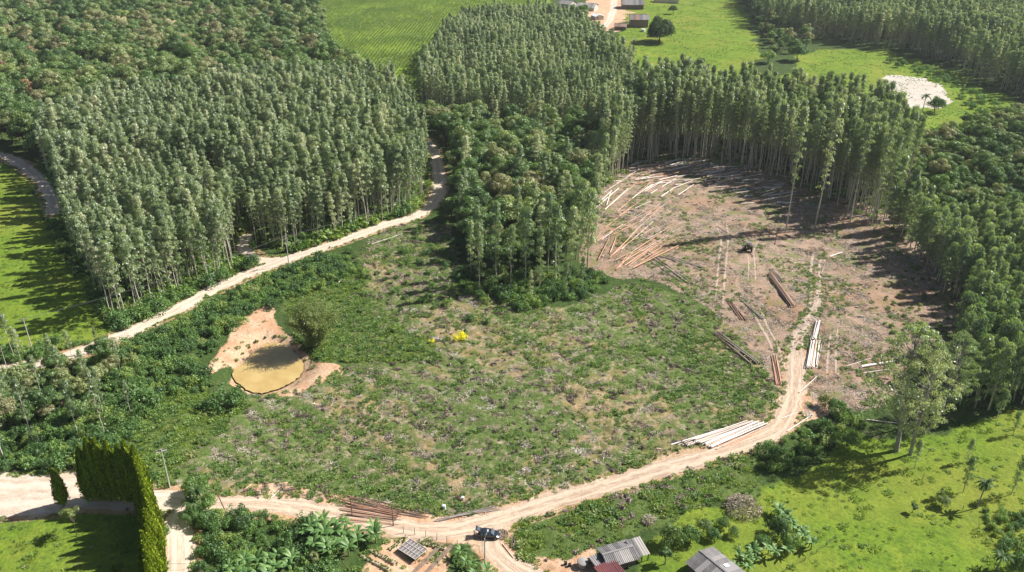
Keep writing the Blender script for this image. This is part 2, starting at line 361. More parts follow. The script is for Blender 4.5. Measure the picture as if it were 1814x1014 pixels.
def build_ground():
    ys = [25.0]
    while ys[-1] < 900: ys.append(ys[-1] * 1.0052)
    while ys[-1] < 6500: ys.append(ys[-1] * 1.05)
    ys = np.array(ys); us = np.linspace(-1.25, 1.25, 480)
    X = ys[:, None] * us[None, :]; Y = np.broadcast_to(ys[:, None], X.shape)
    P = np.stack([X.ravel(), Y.ravel()], 1); n = len(P)
    rd = road_dist(P); D = np.hypot(P[:, 0], P[:, 1]); amp = np.clip(D / 130, .8, 5)[:, None]
    WP = P + amp * (np.stack([vnoise(P, 9.0, 1) + .6 * vnoise(P, 3.5, 5), vnoise(P, 9.0, 2) + .6 * vnoise(P, 3.5, 6)], 1) - .8) * 2.2
    A = {}
    for k in ZP:
        v = np.zeros(n)
        for poly in ZP[k]:
            V = np.array(poly); lo, hi = V.min(0) - 8, V.max(0) + 8
            m = (P[:, 0] > lo[0]) & (P[:, 0] < hi[0]) & (P[:, 1] > lo[1]) & (P[:, 1] < hi[1])
            if m.any():
                s = sdist(WP[m], poly); wd = 1.8 if k in ('dirt', 'sand') else 3.5
                v[m] = np.maximum(v[m], np.clip(.5 - s / (2 * wd), 0, 1))
        A[k] = v
    rut_d = np.full(n, 1e9)
    for line, wd_ in RUTS: rut_d = np.minimum(rut_d, ldist(P, [tuple(at(*q)[:2]) for q in line]))
    A['rows'] = rows_at(P); pw = np.zeros(n); mm = (abs(P[:, 0] - pond_c[0]) < 30) & (abs(P[:, 1] - pond_c[1]) < 30); pw[mm] = np.clip(1 - sdist(P[mm], POND) / 2.2, 0, 1); A['wet'] = pw
    A['shoulder'] = np.clip(1 - rd / 2.6, 0, 1)
    Z = terrain(P[:, 0], P[:, 1])
    rough = np.clip(A['field'] + A['verge'] + A['slash'] * .7, 0, 1) * np.clip((rd - .5) / 3, 0, 1) * np.clip((rut_d - .8) / 2, 0, 1)
    x, y = P[:, 0], P[:, 1]
    bump = (np.sin(x * 1.3 + 2 * np.sin(y * .31)) * np.sin(y * .9 + 1.7 * np.sin(x * .27)) * .14 + np.sin(x * .53 + y * .71) * .16 + rng.uniform(-.09, .09, n))
    pas = A['pasture'] * np.clip((rd - .5) / 3, 0, 1)
    Z = Z + bump * rough + pas * (np.sin(x * .9 + 2 * np.sin(y * .4)) * np.sin(y * .8) * .06)
    V = np.stack([P[:, 0], P[:, 1], Z], 1)
    r, c = X.shape
    idx = np.arange(r * c).reshape(r, c)
    q = np.stack([idx[:-1, :-1], idx[:-1, 1:], idx[1:, 1:], idx[1:, :-1]], -1).reshape(-1, 4)
    me = bpy.data.meshes.new('ground'); me.vertices.add(n); me.vertices.foreach_set('co', V.ravel().astype(np.float32))
    me.loops.add(q.size); me.loops.foreach_set('vertex_index', q.ravel().astype(np.int32))
    me.polygons.add(len(q)); me.polygons.foreach_set('loop_start', (np.arange(len(q)) * 4).astype(np.int32))
    me.polygons.foreach_set('use_smooth', np.ones(len(q), bool))
    for k, v in A.items():
        a = me.attributes.new('z_' + k, 'FLOAT', 'POINT'); a.data.foreach_set('value', v.astype(np.float32))
    me.update(calc_edges=True); me.validate()
    o = mobj('ground', me); tag(o, kind='structure'); return o
def ground_material():
    m, t, out = newmat('ground'); P = worldpos(t); p = nd(t, 'ShaderNodeBsdfPrincipled', Roughness=.95); p.inputs['Specular IOR Level'].default_value = .08
    n_cl = noise(t, .55, 5, .7, vec=P); n_big = noise(t, .035, 4, vec=P); n_mid = noise(t, .22, 5, .6, vec=P); n_sm = noise(t, 1.4, 6, .68, vec=P); n_fine = noise(t, 7, 3, vec=P)
    def mask(k, amp=.5, nz=None, lo=.42, hi=.58):
        a = nd(t, 'ShaderNodeAttribute'); a.attribute_name = 'z_' + k
        v = math_(t, 'ADD', a.outputs['Fac'], math_(t, 'MULTIPLY', math_(t, 'SUBTRACT', nz or n_sm, .5), amp))
        mr = nd(t, 'ShaderNodeMapRange'); mr.interpolation_type = 'SMOOTHSTEP'; t.links.new(v, mr.inputs[0])
        mr.inputs[1].default_value = lo; mr.inputs[2].default_value = hi; return mr.outputs[0]
    base = ramp(t, n_sm, [(.3, (.030, .045, .016)), (.5, (.050, .085, .022)), (.7, (.085, .125, .035))])
    base = mix(t, ramp(t, n_mid, [(.55, (0, 0, 0)), (.7, (.6, .6, .6))]), base, (.12, .10, .06))
    pas = ramp(t, n_mid, [(.28, (.105, .185, .020)), (.5, (.160, .245, .026)), (.72, (.235, .290, .036))])
    pas = mix(t, ramp(t, n_sm, [(.44, (0, 0, 0)), (.66, (.85, .85, .85))]), pas, (.080, .135, .020))
    pas = mix(t, ramp(t, n_cl, [(.50, (0, 0, 0)), (.66, (.6, .6, .6))]), pas, (.075, .125, .022)); pas = mix(t, ramp(t, n_big, [(.45, (0, 0, 0)), (.68, (.55, .55, .55))]), pas, (.25, .245, .045))
    crop = ramp(t, n_mid, [(.3, (.11, .19, .022)), (.55, (.17, .24, .03)), (.72, (.25, .25, .04))])
    fg = ramp(t, n_sm, [(.3, (.050, .085, .024)), (.55, (.105, .150, .040)), (.8, (.20, .20, .085))])
    fs = ramp(t, n_sm, [(.25, (.16, .115, .075)), (.5, (.30, .235, .165)), (.75, (.50, .42, .33))])
    ra = nd(t, 'ShaderNodeAttribute'); ra.attribute_name = 'z_rows'; cov = math_(t, 'MULTIPLY_ADD', ra.outputs['Fac'], .06, math_(t, 'ADD', math_(t, 'MULTIPLY', n_big, .35), math_(t, 'MULTIPLY', n_cl, 1.0)))
    fld = mix(t, ramp(t, cov, [(.68, (1, 1, 1)), (.88, (0, 0, 0))]), fs, fg)
    orange = ramp(t, n_mid, [(.4, (0, 0, 0)), (.7, (.5, .5, .5))]); fld = mix(t, math_(t, 'MULTIPLY', orange, math_(t, 'GREATER_THAN', n_big, .52)), fld, (.46, .27, .155))
    sl = ramp(t, n_sm, [(.28, (.10, .068, .050)), (.44, (.205, .145, .108)), (.58, (.32, .245, .19)), (.75, (.50, .42, .34))]); sl = mix(t, ramp(t, n_mid, [(.38, (.8, .8, .8)), (.5, (0, 0, 0))]), sl, (.37, .26, .19))
    sl = mix(t, ramp(t, n_mid, [(.50, (0, 0, 0)), (.62, (.8, .8, .8))]), sl, (.17, .185, .065)); sl = mix(t, ramp(t, n_big, [(.5, (0, 0, 0)), (.62, (.45, .45, .45))]), sl, (.30, .17, .10))
    di = ramp(t, n_sm, [(.25, (.40, .24, .145)), (.5, (.55, .39, .26)), (.75, (.66, .52, .39))])
    di = mix(t, ramp(t, n_mid, [(.38, (.85, .85, .85)), (.60, (0, 0, 0))]), di, (.50, .27, .155)); di = mix(t, ramp(t, n_cl, [(.52, (0, 0, 0)), (.68, (.7, .7, .7))]), di, (.30, .20, .13))
    smp = t.nodes.new('ShaderNodeMapping'); smp.inputs['Scale'].default_value = (.25, .9, 1); smp.inputs['Rotation'].default_value = (0, 0, .7); t.links.new(P, smp.inputs[0])
    sa = ramp(t, noise(t, .35, 4, .5, vec=smp.outputs[0]), [(.25, (.44, .37, .30)), (.45, (.50, .45, .39)), (.70, (.52, .48, .43))])
    c = base
    c = mix(t, mask('pasture'), c, pas); c = mix(t, mask('crop'), c, crop)
    c = mix(t, mask('field'), c, fld)
    c = mix(t, math_(t, 'MULTIPLY', mask('verge'), .85), c, fg)
    c = mix(t, mask('slash'), c, sl)
    c = mix(t, math_(t, 'MULTIPLY', mask('shoulder', .9, n_sm, .35, .75), .8), c, di)
    c = mix(t, mask('dirt', .45), c, di); c = mix(t, mask('sand', .25), c, sa)
    c = mix(t, math_(t, 'MULTIPLY', mask('wet', .6), .75), c, (.17, .115, .06))
    c = mix(t, .12, c, mix(t, n_fine, (.02, .02, .01), (.9, .85, .7)), 'OVERLAY')
    t.links.new(c, p.inputs['Base Color'])
    b = nd(t, 'ShaderNodeBump', Strength=.8); b.inputs['Distance'].default_value = .35
    t.links.new(math_(t, 'MULTIPLY_ADD', n_fine, .35, n_sm), b.inputs['Height']); t.links.new(b.outputs[0], p.inputs['Normal'])
    t.links.new(p.outputs[0], out.inputs[0]); return m
ground = build_ground(); ground.data.materials.append(ground_material())

def resample(line, step=1.0):
    """smooth Catmull-Rom through the points, evenly spaced"""
    L = [Vector((p[0], p[1], 0)) for p in line]; L = [L[0] * 2 - L[1]] + L + [L[-1] * 2 - L[-2]]; out_ = []
    for i in range(1, len(L) - 2):
        k = max(2, int((L[i + 1] - L[i]).length / step))
        for j in range(k):
            u = j / k; a, b, c, d = L[i - 1], L[i], L[i + 1], L[i + 2]
            out_.append(0.5 * ((2 * b) + (c - a) * u + (2 * a - 5 * b + 4 * c - d) * u * u + (3 * b - a - 3 * c + d) * u ** 3))
    out_.append(L[-2]); return np.array([(p.x, p.y) for p in out_])
def build_road(name, key, mat, lift=.07, ragged=.35):
    C = resample(RW[key], .8); wd = ROADS[key][1]; T = nrm(np.gradient(C, axis=0)); N = np.stack([-T[:, 1], T[:, 0]], 1)
    k = 9; ac = np.linspace(-1, 1, k); n = len(C)
    s = np.arange(n) * .8
    taper = np.minimum(1, (n - np.arange(n)) / 45 + .12) if key == 'upper' else 1
    def edge(ph): return taper * (1 + ragged / wd * 2 * (np.sin(s * .31 + ph) * .5 + np.sin(s * .93 + 2 * ph) * .35 + np.sin(s * .11 + ph * 3) * .8 + rng.uniform(-.5, .5, n)))
    eL, eR = edge(1.0), edge(4.0)
    P = np.zeros((n, k, 2))
    for j, a in enumerate(ac): P[:, j] = C + N * (a * (eR if a > 0 else eL) * wd / 2)[:, None]
    flat = P.reshape(-1, 2); Z = terrain(flat[:, 0], flat[:, 1]) + lift - np.tile(np.where(abs(ac) > .9, .06, 0), n)
    V = np.column_stack([flat, Z]); idx = np.arange(n * k).reshape(n, k)
    q = np.stack([idx[:-1, :-1], idx[:-1, 1:], idx[1:, 1:], idx[1:, :-1]], -1).reshape(-1, 4)
    me = bpy.data.meshes.new(name); me.from_pydata(V.tolist(), [], q.tolist()); me.materials.append(mat)
    a = me.attributes.new('across', 'FLOAT', 'POINT'); a.data.foreach_set('value', np.tile(ac, n).astype(np.float32)); a = me.attributes.new('along', 'FLOAT', 'POINT'); a.data.foreach_set('value', np.repeat(s, k).astype(np.float32))
    me.polygons.foreach_set('use_smooth', [True] * len(me.polygons)); me.update()
    if me.polygons[0].normal.z < 0: me.flip_normals()
    return tag(mobj(name, me), kind='structure')
build_road('dirt_road', 'main', M['road_pale'])
build_road('dirt_track', 'track', M['road_tan'], ragged=.6)
build_road('upper_track', 'upper', M['road_rut'], lift=.05, ragged=.9)
build_road('lane', 'lane', M['road_pale'], lift=.055, ragged=.15)
build_road('gravel_road', 'left', M['road_pale'], lift=.04); build_road('gravel_yard', 'yard', M['road_pale'], lift=.06, ragged=.8)
build_road('side_path', 'spur', M['road_tan'], lift=.05, ragged=.6)
build_road('forest_road', 'far', M['road_pale'], ragged=.6)
build_road('farm_entrance', 'fork', M['road_pale'], lift=.05, ragged=.5)
build_road('village_road', 'village', M['road_pale'])

# wheel ruts across the clearing: thin paler bands pressed into the soil
def build_ruts():
    b = MB()
    for line, wd in RUTS:
        C = resample([tuple(at(*p)[:2]) for p in line], .8); T = nrm(np.gradient(C, axis=0)); N = np.stack([-T[:, 1], T[:, 0]], 1)
        n = len(C); tap = np.minimum(1, np.minimum(np.arange(n), np.arange(n)[::-1]) / 6 + .15)
        ww = wd / 2.6 * tap * rng.uniform(.5, 1.4, n)
        cols = [C + N * (k_ * ww)[:, None] for k_ in (-1, 0, 1)]
        F_ = np.concatenate(cols); Z = terrain(F_[:, 0], F_[:, 1]) + .09; Z[:n] -= .05; Z[2 * n:] -= .05
        f = []
        for i in range(n - 1): f += [(i, i + 1, n + i + 1, n + i), (n + i, n + i + 1, 2 * n + i + 1, 2 * n + i)]
        b.add(np.column_stack([F_, Z]), f)
    me = b.mesh('wheel_ruts', M['road_rut'], True)
    a = me.attributes.new('across', 'FLOAT', 'POINT')
    tag(mobj('wheel_ruts', me), 'pale wheel ruts worn across the brown clearing', None, None, 'structure')
build_ruts()

# pond water
def build_pond():
    m, t, out = newmat('muddy_water'); p = nd(t, 'ShaderNodeBsdfPrincipled', Roughness=.12)
    P = worldpos(t); n1 = noise(t, .25, 3, vec=P)
    t.links.new(ramp(t, n1, [(.35, (.40, .275, .10)), (.65, (.48, .35, .14))]), p.inputs['Base Color'])
    b = nd(t, 'ShaderNodeBump', Strength=.08); t.links.new(noise(t, 3, 3, vec=P), b.inputs['Height']); b.inputs['Distance'].default_value = .05
    t.links.new(b.outputs[0], p.inputs['Normal']); t.links.new(p.outputs[0], out.inputs[0])
    V = np.array(POND); c = V.mean(0); d = V - c; V2 = c + d * (1 + .9 / np.linalg.norm(d, axis=1))[:, None]
    b_ = MB(); b_.add(np.column_stack([V2, np.full(len(V2), POND_Z)]), [tuple(range(len(V2)))])
    me = b_.mesh('pond_water', m)
    if me.polygons[0].normal.z < 0: me.flip_normals()
    tag(mobj('pond_water', me), 'muddy ochre water of the small pond', None, None, 'structure')
build_pond()

# ---------------------------------------------------------------- plant prototypes (meshes)
def rdir(n, zlo=-1.0):
    z = rng.uniform(zlo, 1, n); a = rng.uniform(0, 2 * math.pi, n); r = np.sqrt(1 - z * z)
    return np.stack([r * np.cos(a), r * np.sin(a), z], 1)
def tuft(b, c, r, n, L=.5, W=.2, droop=1.0, flat=.8, zlo=-.35, spread=.45, mat=0):
    u = rdir(n, zlo); p = c + u * (r * rng.uniform(.45, 1.15, n))[:, None] * np.array([1, 1, flat])
    a = u * np.array([.6, .6, 0]) * .6 + np.array([0, 0, -droop]) + rng.normal(0, spread, (n, 3))
    N = u + rng.normal(0, .35, (n, 3))
    b.leaves(p, a, N, L * rng.uniform(.7, 1.3, n), W * rng.uniform(.7, 1.3, n), mat)
def euc_meshes(i, H, crown_from, rad, ntuft, nleaf, mat, tr=.16):
    k = 7; zz = np.linspace(0, H, k); off = np.cumsum(rng.normal(0, .10, (k, 2)), 0); off[0] = 0
    pts = np.column_stack([off, zz]); t = MB().tube(pts, [tr * (1 - .8 * q / (k - 1)) for q in range(k)], 6)
    b = MB()
    for j in range(ntuft):
        f = ((j + .5) / ntuft) ** .85; z = H * (crown_from + (1.0 - crown_from) * f); a = j * 2.4 + rng.uniform(-.5, .5)
        prof = (math.sin(math.pi * min(1, .12 + f * .95)) ** .6) * rad
        rr = prof * rng.uniform(.35, 1.0) if f < .93 else prof * .2
        ax = np.array([np.interp(z, zz, pts[:, 0]), np.interp(z, zz, pts[:, 1]), z])
        c = ax + np.array([math.cos(a) * rr, math.sin(a) * rr, rng.uniform(-.3, .5)])
        q = ax - np.array([0, 0, rr * .9 + .3]); t.tube([q, (q + c) / 2 + [0, 0, -.1], c], [.045, .03, .012], 3, cap=False)
        r = rng.uniform(.7, 1.3) * rad / 1.9 * (.75 + .4 * f)
        tuft(b, c, r, int(nleaf * (r / (rad / 1.9)) ** 2 * (.55 + .75 * f)), L=.50, W=.23, spread=.3, zlo=-.15)
    return t.mesh('eucalyptus_trunk', M['eucbark']), b.mesh('eucalyptus_crown', mat)
def native_meshes(i, H, rad, blobs, nleaf, mat=None, L=.50, W=.38, trunk=.28, flat=.62):
    t = MB(); k = 4; pts = [(0, 0, 0), (rng.normal(0, .2), rng.normal(0, .2), H * .3), (rng.normal(0, .3), rng.normal(0, .3), H * .55)]
    t.tube(pts, [trunk, trunk * .75, trunk * .5], 6); b = MB(); top = np.array(pts[-1])
    for j in range(blobs):
        u = rdir(1, .0)[0]; f = rng.uniform(.55, 1.0)
        c = np.array([u[0] * rad * f * .85, u[1] * rad * f * .85, H * .58 + u[2] * H * .36 * f])
        t.tube([top * .9, (top + c) / 2 + [0, 0, -.2], c], [trunk * .35, trunk * .2, .04], 4, cap=False)
        r = rad * rng.uniform(.26, .44); n = int(nleaf * (r / (rad * .35)) ** 2)
        v = rdir(n, -.25); p = c + v * (r * rng.uniform(.72, 1.08, n))[:, None] * np.array([1, 1, flat + .15])
        N = v + rng.normal(0, .28, (n, 3)); A = np.cross(N, rng.normal(0, 1, (n, 3)))
        b.leaves(p, A, N, L * rng.uniform(.7, 1.3, n), W * rng.uniform(.7, 1.3, n))
    return t.mesh('tree_trunk', M['bark']), b.mesh('tree_crown', mat or M['native'])
def shrub_mesh(rad, h, blobs, nleaf, mat, L=.34, W=.22, name='shrub'):
    b = MB()
    for j in range(blobs):
        a = rng.uniform(0, 6.28); q = math.sqrt(rng.uniform(0, 1)) * rad * .75; c = np.array([math.cos(a) * q, math.sin(a) * q, h * rng.uniform(.3, .75) * (1 - .3 * q / rad)])
        r = rad * rng.uniform(.26, .42); v = rdir(nleaf, -.5); p = c + v * (r * rng.uniform(.6, 1.1, nleaf))[:, None]
        p[:, 2] = np.abs(p[:, 2]); N = v + rng.normal(0, .5, (nleaf, 3)); A = np.cross(N, rng.normal(0, 1, (nleaf, 3)))
        b.leaves(p, A, N, L * rng.uniform(.7, 1.3, nleaf), W * rng.uniform(.7, 1.3, nleaf))
    for j in range(4):
        a = rng.uniform(0, 6.28); b.tube([(0, 0, 0), (math.cos(a) * rad * .5, math.sin(a) * rad * .5, h * .6)], [.04, .015], 3, 1, cap=False)
    return b.mesh(name, [mat, M['bark']])
def spiky_mesh(rad, h, n, L, W, mat, name, up=.8, mats=None):
    b = MB(); a = rng.uniform(0, 6.28, n); q = np.sqrt(rng.uniform(0, 1, n)) * rad
    p = np.stack([np.cos(a) * q, np.sin(a) * q, h * rng.uniform(.1, .9, n) * (1 - .4 * q / rad)], 1)
    A = np.stack([np.cos(a) * .8, np.sin(a) * .8, np.full(n, up)], 1) + rng.normal(0, .45, (n, 3))
    N = np.stack([-np.cos(a) * .4, -np.sin(a) * .4, np.ones(n)], 1) + rng.normal(0, .4, (n, 3))
    b.leaves(p, A, N, L * rng.uniform(.6, 1.4, n), W * rng.uniform(.7, 1.3, n)); return b.mesh(name, mat)
def debris_mesh(rad, h, n, mat, L=.7, W=.10, name='debris', stump=True):
    b = MB(); a = rng.uniform(0, 6.28, n); q = np.sqrt(rng.uniform(0, 1, n)) * rad
    p = np.stack([np.cos(a) * q, np.sin(a) * q, rng.uniform(.03, 1, n) * h * (1 - .75 * (q / rad) ** 1.5)], 1)
    A = rng.normal(0, 1, (n, 3)) * [1, 1, .45]; N = rng.normal(0, 1, (n, 3)) + [0, 0, .8]
    b.leaves(p, A, N, L * rng.uniform(.5, 1.6, n), W * rng.uniform(.6, 1.8, n))
    if stump:
        for _ in range(3):
            x, y = rng.normal(0, rad * .35, 2); b.tube([(x, y, 0), (x + .05, y, h * .8)], [.16, .12], 6)
    return b.mesh(name, mat)

EUC = [euc_meshes(i, 22.0, (.22, .45, .36, .30, .50, .18, .40, .28)[i], (1.7, 1.5, 1.9, 1.4, 1.8, 1.6, 1.3, 2.0)[i], (24, 17, 20, 20, 15, 26, 17, 22)[i], 100, M['euc']) for i in range(8)]
TALL = [euc_meshes(i, 30.0, .30 + .07 * (i % 3), (1.5, 1.3, 1.7, 1.4, 1.6, 1.25, 1.8)[i], 36, 62, M['euc'], tr=.20) for i in range(7)]
YNG = [euc_meshes(i, 16.0, .18, (1.5, 1.3, 1.7, 1.9, 1.2, 1.6)[i], 24, 80, M['euc_young']) for i in range(6)]
NAT = [native_meshes(i, [11, 13, 10, 12, 14, 9][i], [4.2, 4.6, 3.8, 5.0, 4.4, 3.4][i], [20, 24, 18, 26, 22, 16][i], 165) for i in range(6)]
LOW = [native_meshes(20 + i, H_, r_, nb, 95, mt, L=.5, W=.34) for i, (H_, r_, nb, mt) in enumerate(((8.5, 5.0, 34, M['native']), (8.0, 4.4, 30, M['shrub']), (9.0, 4.6, 32, M['native'])))]
for t_, c_ in LOW:
    for me_ in (c_,):
        for v in me_.vertices: v.co.z = max(.25, (v.co.z - 2.6) * 1.35)
SHR = [shrub_mesh(r, h, n, 46, M['shrub']) for r, h, n in ((1.7, 1.9, 12), (2.2, 2.6, 15), (1.3, 1.5, 9), (1.9, 3.0, 15))]
WEED = [shrub_mesh(.75, .7, 4, 22, M['weed'], .26, .17, 'weed_clump'), spiky_mesh(.8, .55, 80, .5, .11, M['weed'], 'weed_clump'), spiky_mesh(1.0, .7, 100, .42, .20, M['weed'], 'weed_clump', .4)]
TUFT = [spiky_mesh(.55, .28, 46, .42, .10, M['tuft'], 'pasture_tuft'), spiky_mesh(.9, .4, 80, .45, .12, M['tuft'], 'pasture_tuft', .5)]
def squash(me, sx, sy):
    for v in me.vertices: v.co.x *= sx; v.co.y *= sy
    return me
DEB = [squash(debris_mesh(1.0, .5, 90, M['slashdark']), 1.7, .7), debris_mesh(.7, .45, 60, M['slashdark']), squash(debris_mesh(1.0, .35, 80, M['brown_leaf'], .8, .09, 'debris', False), .7, 1.6), debris_mesh(.6, .5, 50, M['slashdark'], .5, .14)]
LITTER = [debris_mesh(1.4, .16, 60, M['brown_leaf'], .9, .07, 'branch_litter', False), debris_mesh(1.1, .12, 46, M['pale'], .8, .06, 'branch_litter', False)]
PALEHEAP = [debris_mesh(1.3, .7, 150, M['pale'], .7, .12, 'pale_brush', False)]
CROP = [spiky_mesh(.45, 1.3, 34, .75, .14, M['crop'], 'crop_plant', 1.0), spiky_mesh(.6, 1.6, 40, .7, .2, M['crop'], 'crop_plant', .9)]

# ---------------------------------------------------------------- geometry-node scatter for what nobody could count
def scatter(name, protos, P, scl, label, cat, group=None, rot=None, tilt=0.0):
    """protos: list of lists of objects; every point shows one of them"""
    n = len(P)
    if n == 0: return
    z = terrain(P[:, 0], P[:, 1]) if P.shape[1] == 2 else P[:, 2]
    me = bpy.data.meshes.new(name); me.vertices.add(n); me.vertices.foreach_set('co', np.column_stack([P[:, :2], z]).ravel().astype(np.float32))
    rv = np.zeros((n, 3)); rv[:, 2] = rng.uniform(0, 6.283, n) if rot is None else rot
    if tilt: rv[:, :2] = rng.normal(0, tilt, (n, 2))
    a = me.attributes.new('rot', 'FLOAT_VECTOR', 'POINT'); a.data.foreach_set('vector', rv.ravel().astype(np.float32))
    a = me.attributes.new('scl', 'FLOAT', 'POINT'); a.data.foreach_set('value', np.asarray(scl, np.float32))
    a = me.attributes.new('idx', 'INT', 'POINT'); a.data.foreach_set('value', rng.integers(0, len(protos), n).astype(np.int32))
    o = mobj(name, me); tag(o, label, cat, group, 'stuff')
    g = bpy.data.node_groups.new(name + '_scatter', 'GeometryNodeTree')
    g.interface.new_socket('Geometry', in_out='INPUT', socket_type='NodeSocketGeometry'); g.interface.new_socket('Geometry', in_out='OUTPUT', socket_type='NodeSocketGeometry')
    gi = g.nodes.new('NodeGroupInput'); go = g.nodes.new('NodeGroupOutput'); jn = g.nodes.new('GeometryNodeJoinGeometry')
    def attr(nm, ty):
        x = g.nodes.new('GeometryNodeInputNamedAttribute'); x.data_type = ty; x.inputs[0].default_value = nm; return x.outputs[0]
    ai, ar, as_ = attr('idx', 'INT'), attr('rot', 'FLOAT_VECTOR'), attr('scl', 'FLOAT')
    for i, objs in enumerate(protos):
        src = g.nodes.new('GeometryNodeJoinGeometry')
        for ob in objs:
            oi = g.nodes.new('GeometryNodeObjectInfo'); oi.inputs[0].default_value = ob; oi.transform_space = 'ORIGINAL'
            g.links.new(oi.outputs['Geometry'], src.inputs[0])
        cmp_ = g.nodes.new('FunctionNodeCompare'); cmp_.data_type = 'INT'; cmp_.operation = 'EQUAL'; g.links.new(ai, cmp_.inputs[2]); cmp_.inputs[3].default_value = i
        ip = g.nodes.new('GeometryNodeInstanceOnPoints'); g.links.new(gi.outputs[0], ip.inputs['Points']); g.links.new(cmp_.outputs[0], ip.inputs['Selection'])
        g.links.new(src.outputs[0], ip.inputs['Instance']); g.links.new(ar, ip.inputs['Rotation']); g.links.new(as_, ip.inputs['Scale'])
        g.links.new(ip.outputs[0], jn.inputs[0])
    g.links.new(jn.outputs[0], go.inputs[0])
    md = o.modifiers.new('scatter', 'NODES'); md.node_group = g; return o

def edge_label(st, x, y, base):
    Q = np.array([[x, y]]); lab, grp = base
    if st == 'left':
        if ldist(Q, RW['main'])[0] < 13: return 'slender eucalyptus in the front row facing the pale dirt road', 'front row eucalyptus along the pale road'
        if ldist(Q, wpoly([(75, 300), (90, 360), (120, 420), (165, 500), (195, 575)]))[0] < 9: return 'slender eucalyptus on the plantation border beside the shaded left meadow', 'eucalyptus bordering the left meadow'
    if st == 'right':
        if ldist(Q, wpoly([(1120, 292), (1200, 284), (1320, 300), (1400, 325), (1470, 360), (1520, 382), (1570, 395)]))[0] < 6: return 'very tall bare stemmed eucalyptus in the front row facing the felled clearing', 'front row of the tall stand'
        if x > at(1540, 330).x: return 'very tall eucalyptus at the right end of the stand behind the clearing', 'tall eucalyptus at the right end'
    if st == 'edge':
        if ldist(Q, wpoly([(2050, 700), (1830, 715), (1740, 735), (1690, 735)]))[0] < 8: return 'bushy young eucalyptus on the lower border of the right stand, facing the bright meadow', 'young eucalyptus facing the meadow'
        if ldist(Q, wpoly([(1640, 440), (1700, 540), (1700, 600), (1680, 660), (1690, 735)]))[0] < 8: return 'bushy young eucalyptus on the border of the right stand, facing the clearing', 'young eucalyptus facing the clearing'
    if st == 'ravine':
        if ldist(Q, RW['main'])[0] < 16: return 'dark leafy native tree in the ravine, next to the shaded road', 'ravine trees next to the road'
        if x > at(1010, 350).x: return 'leafy native tree on the ravine side nearest the clearing', 'ravine trees nearest the clearing'
    return base
def plant_tree(name, meshes, x, y, sc, label, cat, group, tname='trunk', cname='crown', rz=None, tilt=0.03):
    e = empty(name, (x, y, tz(x, y) - .05), rng.uniform(0, 6.28) if rz is None else rz, sc)
    e.rotation_euler[0], e.rotation_euler[1] = rng.normal(0, tilt), rng.normal(0, tilt)
    t = mobj(tname, meshes[0], e); c = mobj(cname, meshes[1], e); tag(e, label, cat, group); return e, t, c

# ---------------------------------------------------------------- forests
def forest(poly_px, sp, meshes, srange, jit=.48, rd=1.5):
    P = in_poly_points(wpoly(poly_px), sp, jit); P = P[road_dist(P) > rd]; P = P[vnoise(P, 6, 31) > .16]
    q = .55 * vnoise(P, 22, 33) + .45 * rng.uniform(0, 1, len(P))
    return P, srange[0] + (srange[1] - srange[0]) * np.clip((q - .15) / .7, 0, 1), meshes
STANDS = {
    'left': dict(px=[(75, 300), (100, 275), (200, 235), (330, 205), (480, 190), (600, 180), (700, 190), (740, 230), (752, 262), (755, 300), (757, 340), (740, 368), (640, 408), (520, 448),
                     (450, 440), (428, 455), (420, 482), (330, 520), (250, 560), (195, 575), (165, 500), (120, 420), (90, 360)], sp=3.1, m='EUC', s=(.60, 1.12)),
    'centre': dict(px=[(745, 190), (752, 150), (775, 105), (815, 65), (880, 48), (950, 50), (1030, 74), (1080, 112), (1120, 155), (1150, 200), (1090, 235), (1000, 232), (900, 228), (800, 215)], sp=3.3, m='EUC', s=(.58, 1.02)),
    'right': dict(px=[(1085, 330), (1060, 300), (1062, 262), (1090, 238), (1180, 228), (1350, 235), (1460, 255), (1560, 285), (1605, 320), (1605, 350), (1570, 395), (1520, 382), (1470, 360), (1400, 325), (1320, 300), (1200, 284), (1120, 292)], sp=3.0, m='TALL', s=(.70, 1.12)),
    'edge': dict(px=[(1640, 440), (1700, 430), (1960, 430), (2050, 700), (1830, 715), (1740, 735), (1690, 735), (1680, 660), (1700, 600), (1700, 540)], sp=3.0, m='YNG', s=(.65, 1.1)),
    'far': dict(px=[(1290, -60), (1500, -75), (1740, -75), (2050, -75), (2050, 200), (1900, 210), (1780, 165), (1690, 118), (1600, 88), (1480, 72), (1400, 68), (1340, 40)], sp=3.6, m='EUC', s=(.7, 1.2)),
}
MS = {'EUC': EUC, 'TALL': TALL, 'YNG': YNG}
EL = {'left': ('slender eucalyptus in the dense plantation above the pale dirt road', 'eucalyptus trees in the plantation left of the road'),
      'centre': ('eucalyptus in the plantation between the crop field and the village', 'eucalyptus trees in the middle plantation'),
      'right': ('very tall bare stemmed eucalyptus in the stand behind the felled clearing', 'tall eucalyptus trees behind the clearing'),
      'edge': ('bushy young eucalyptus in the stand right of the brown clearing', 'young eucalyptus trees right of the clearing'),
      'far': ('distant eucalyptus in the dark plantation beyond the bright meadow', 'far eucalyptus trees beyond the meadow')}
QUOTA = {'left': 78, 'right': 82, 'edge': 42, 'centre': 0, 'far': 0}
protos = {}
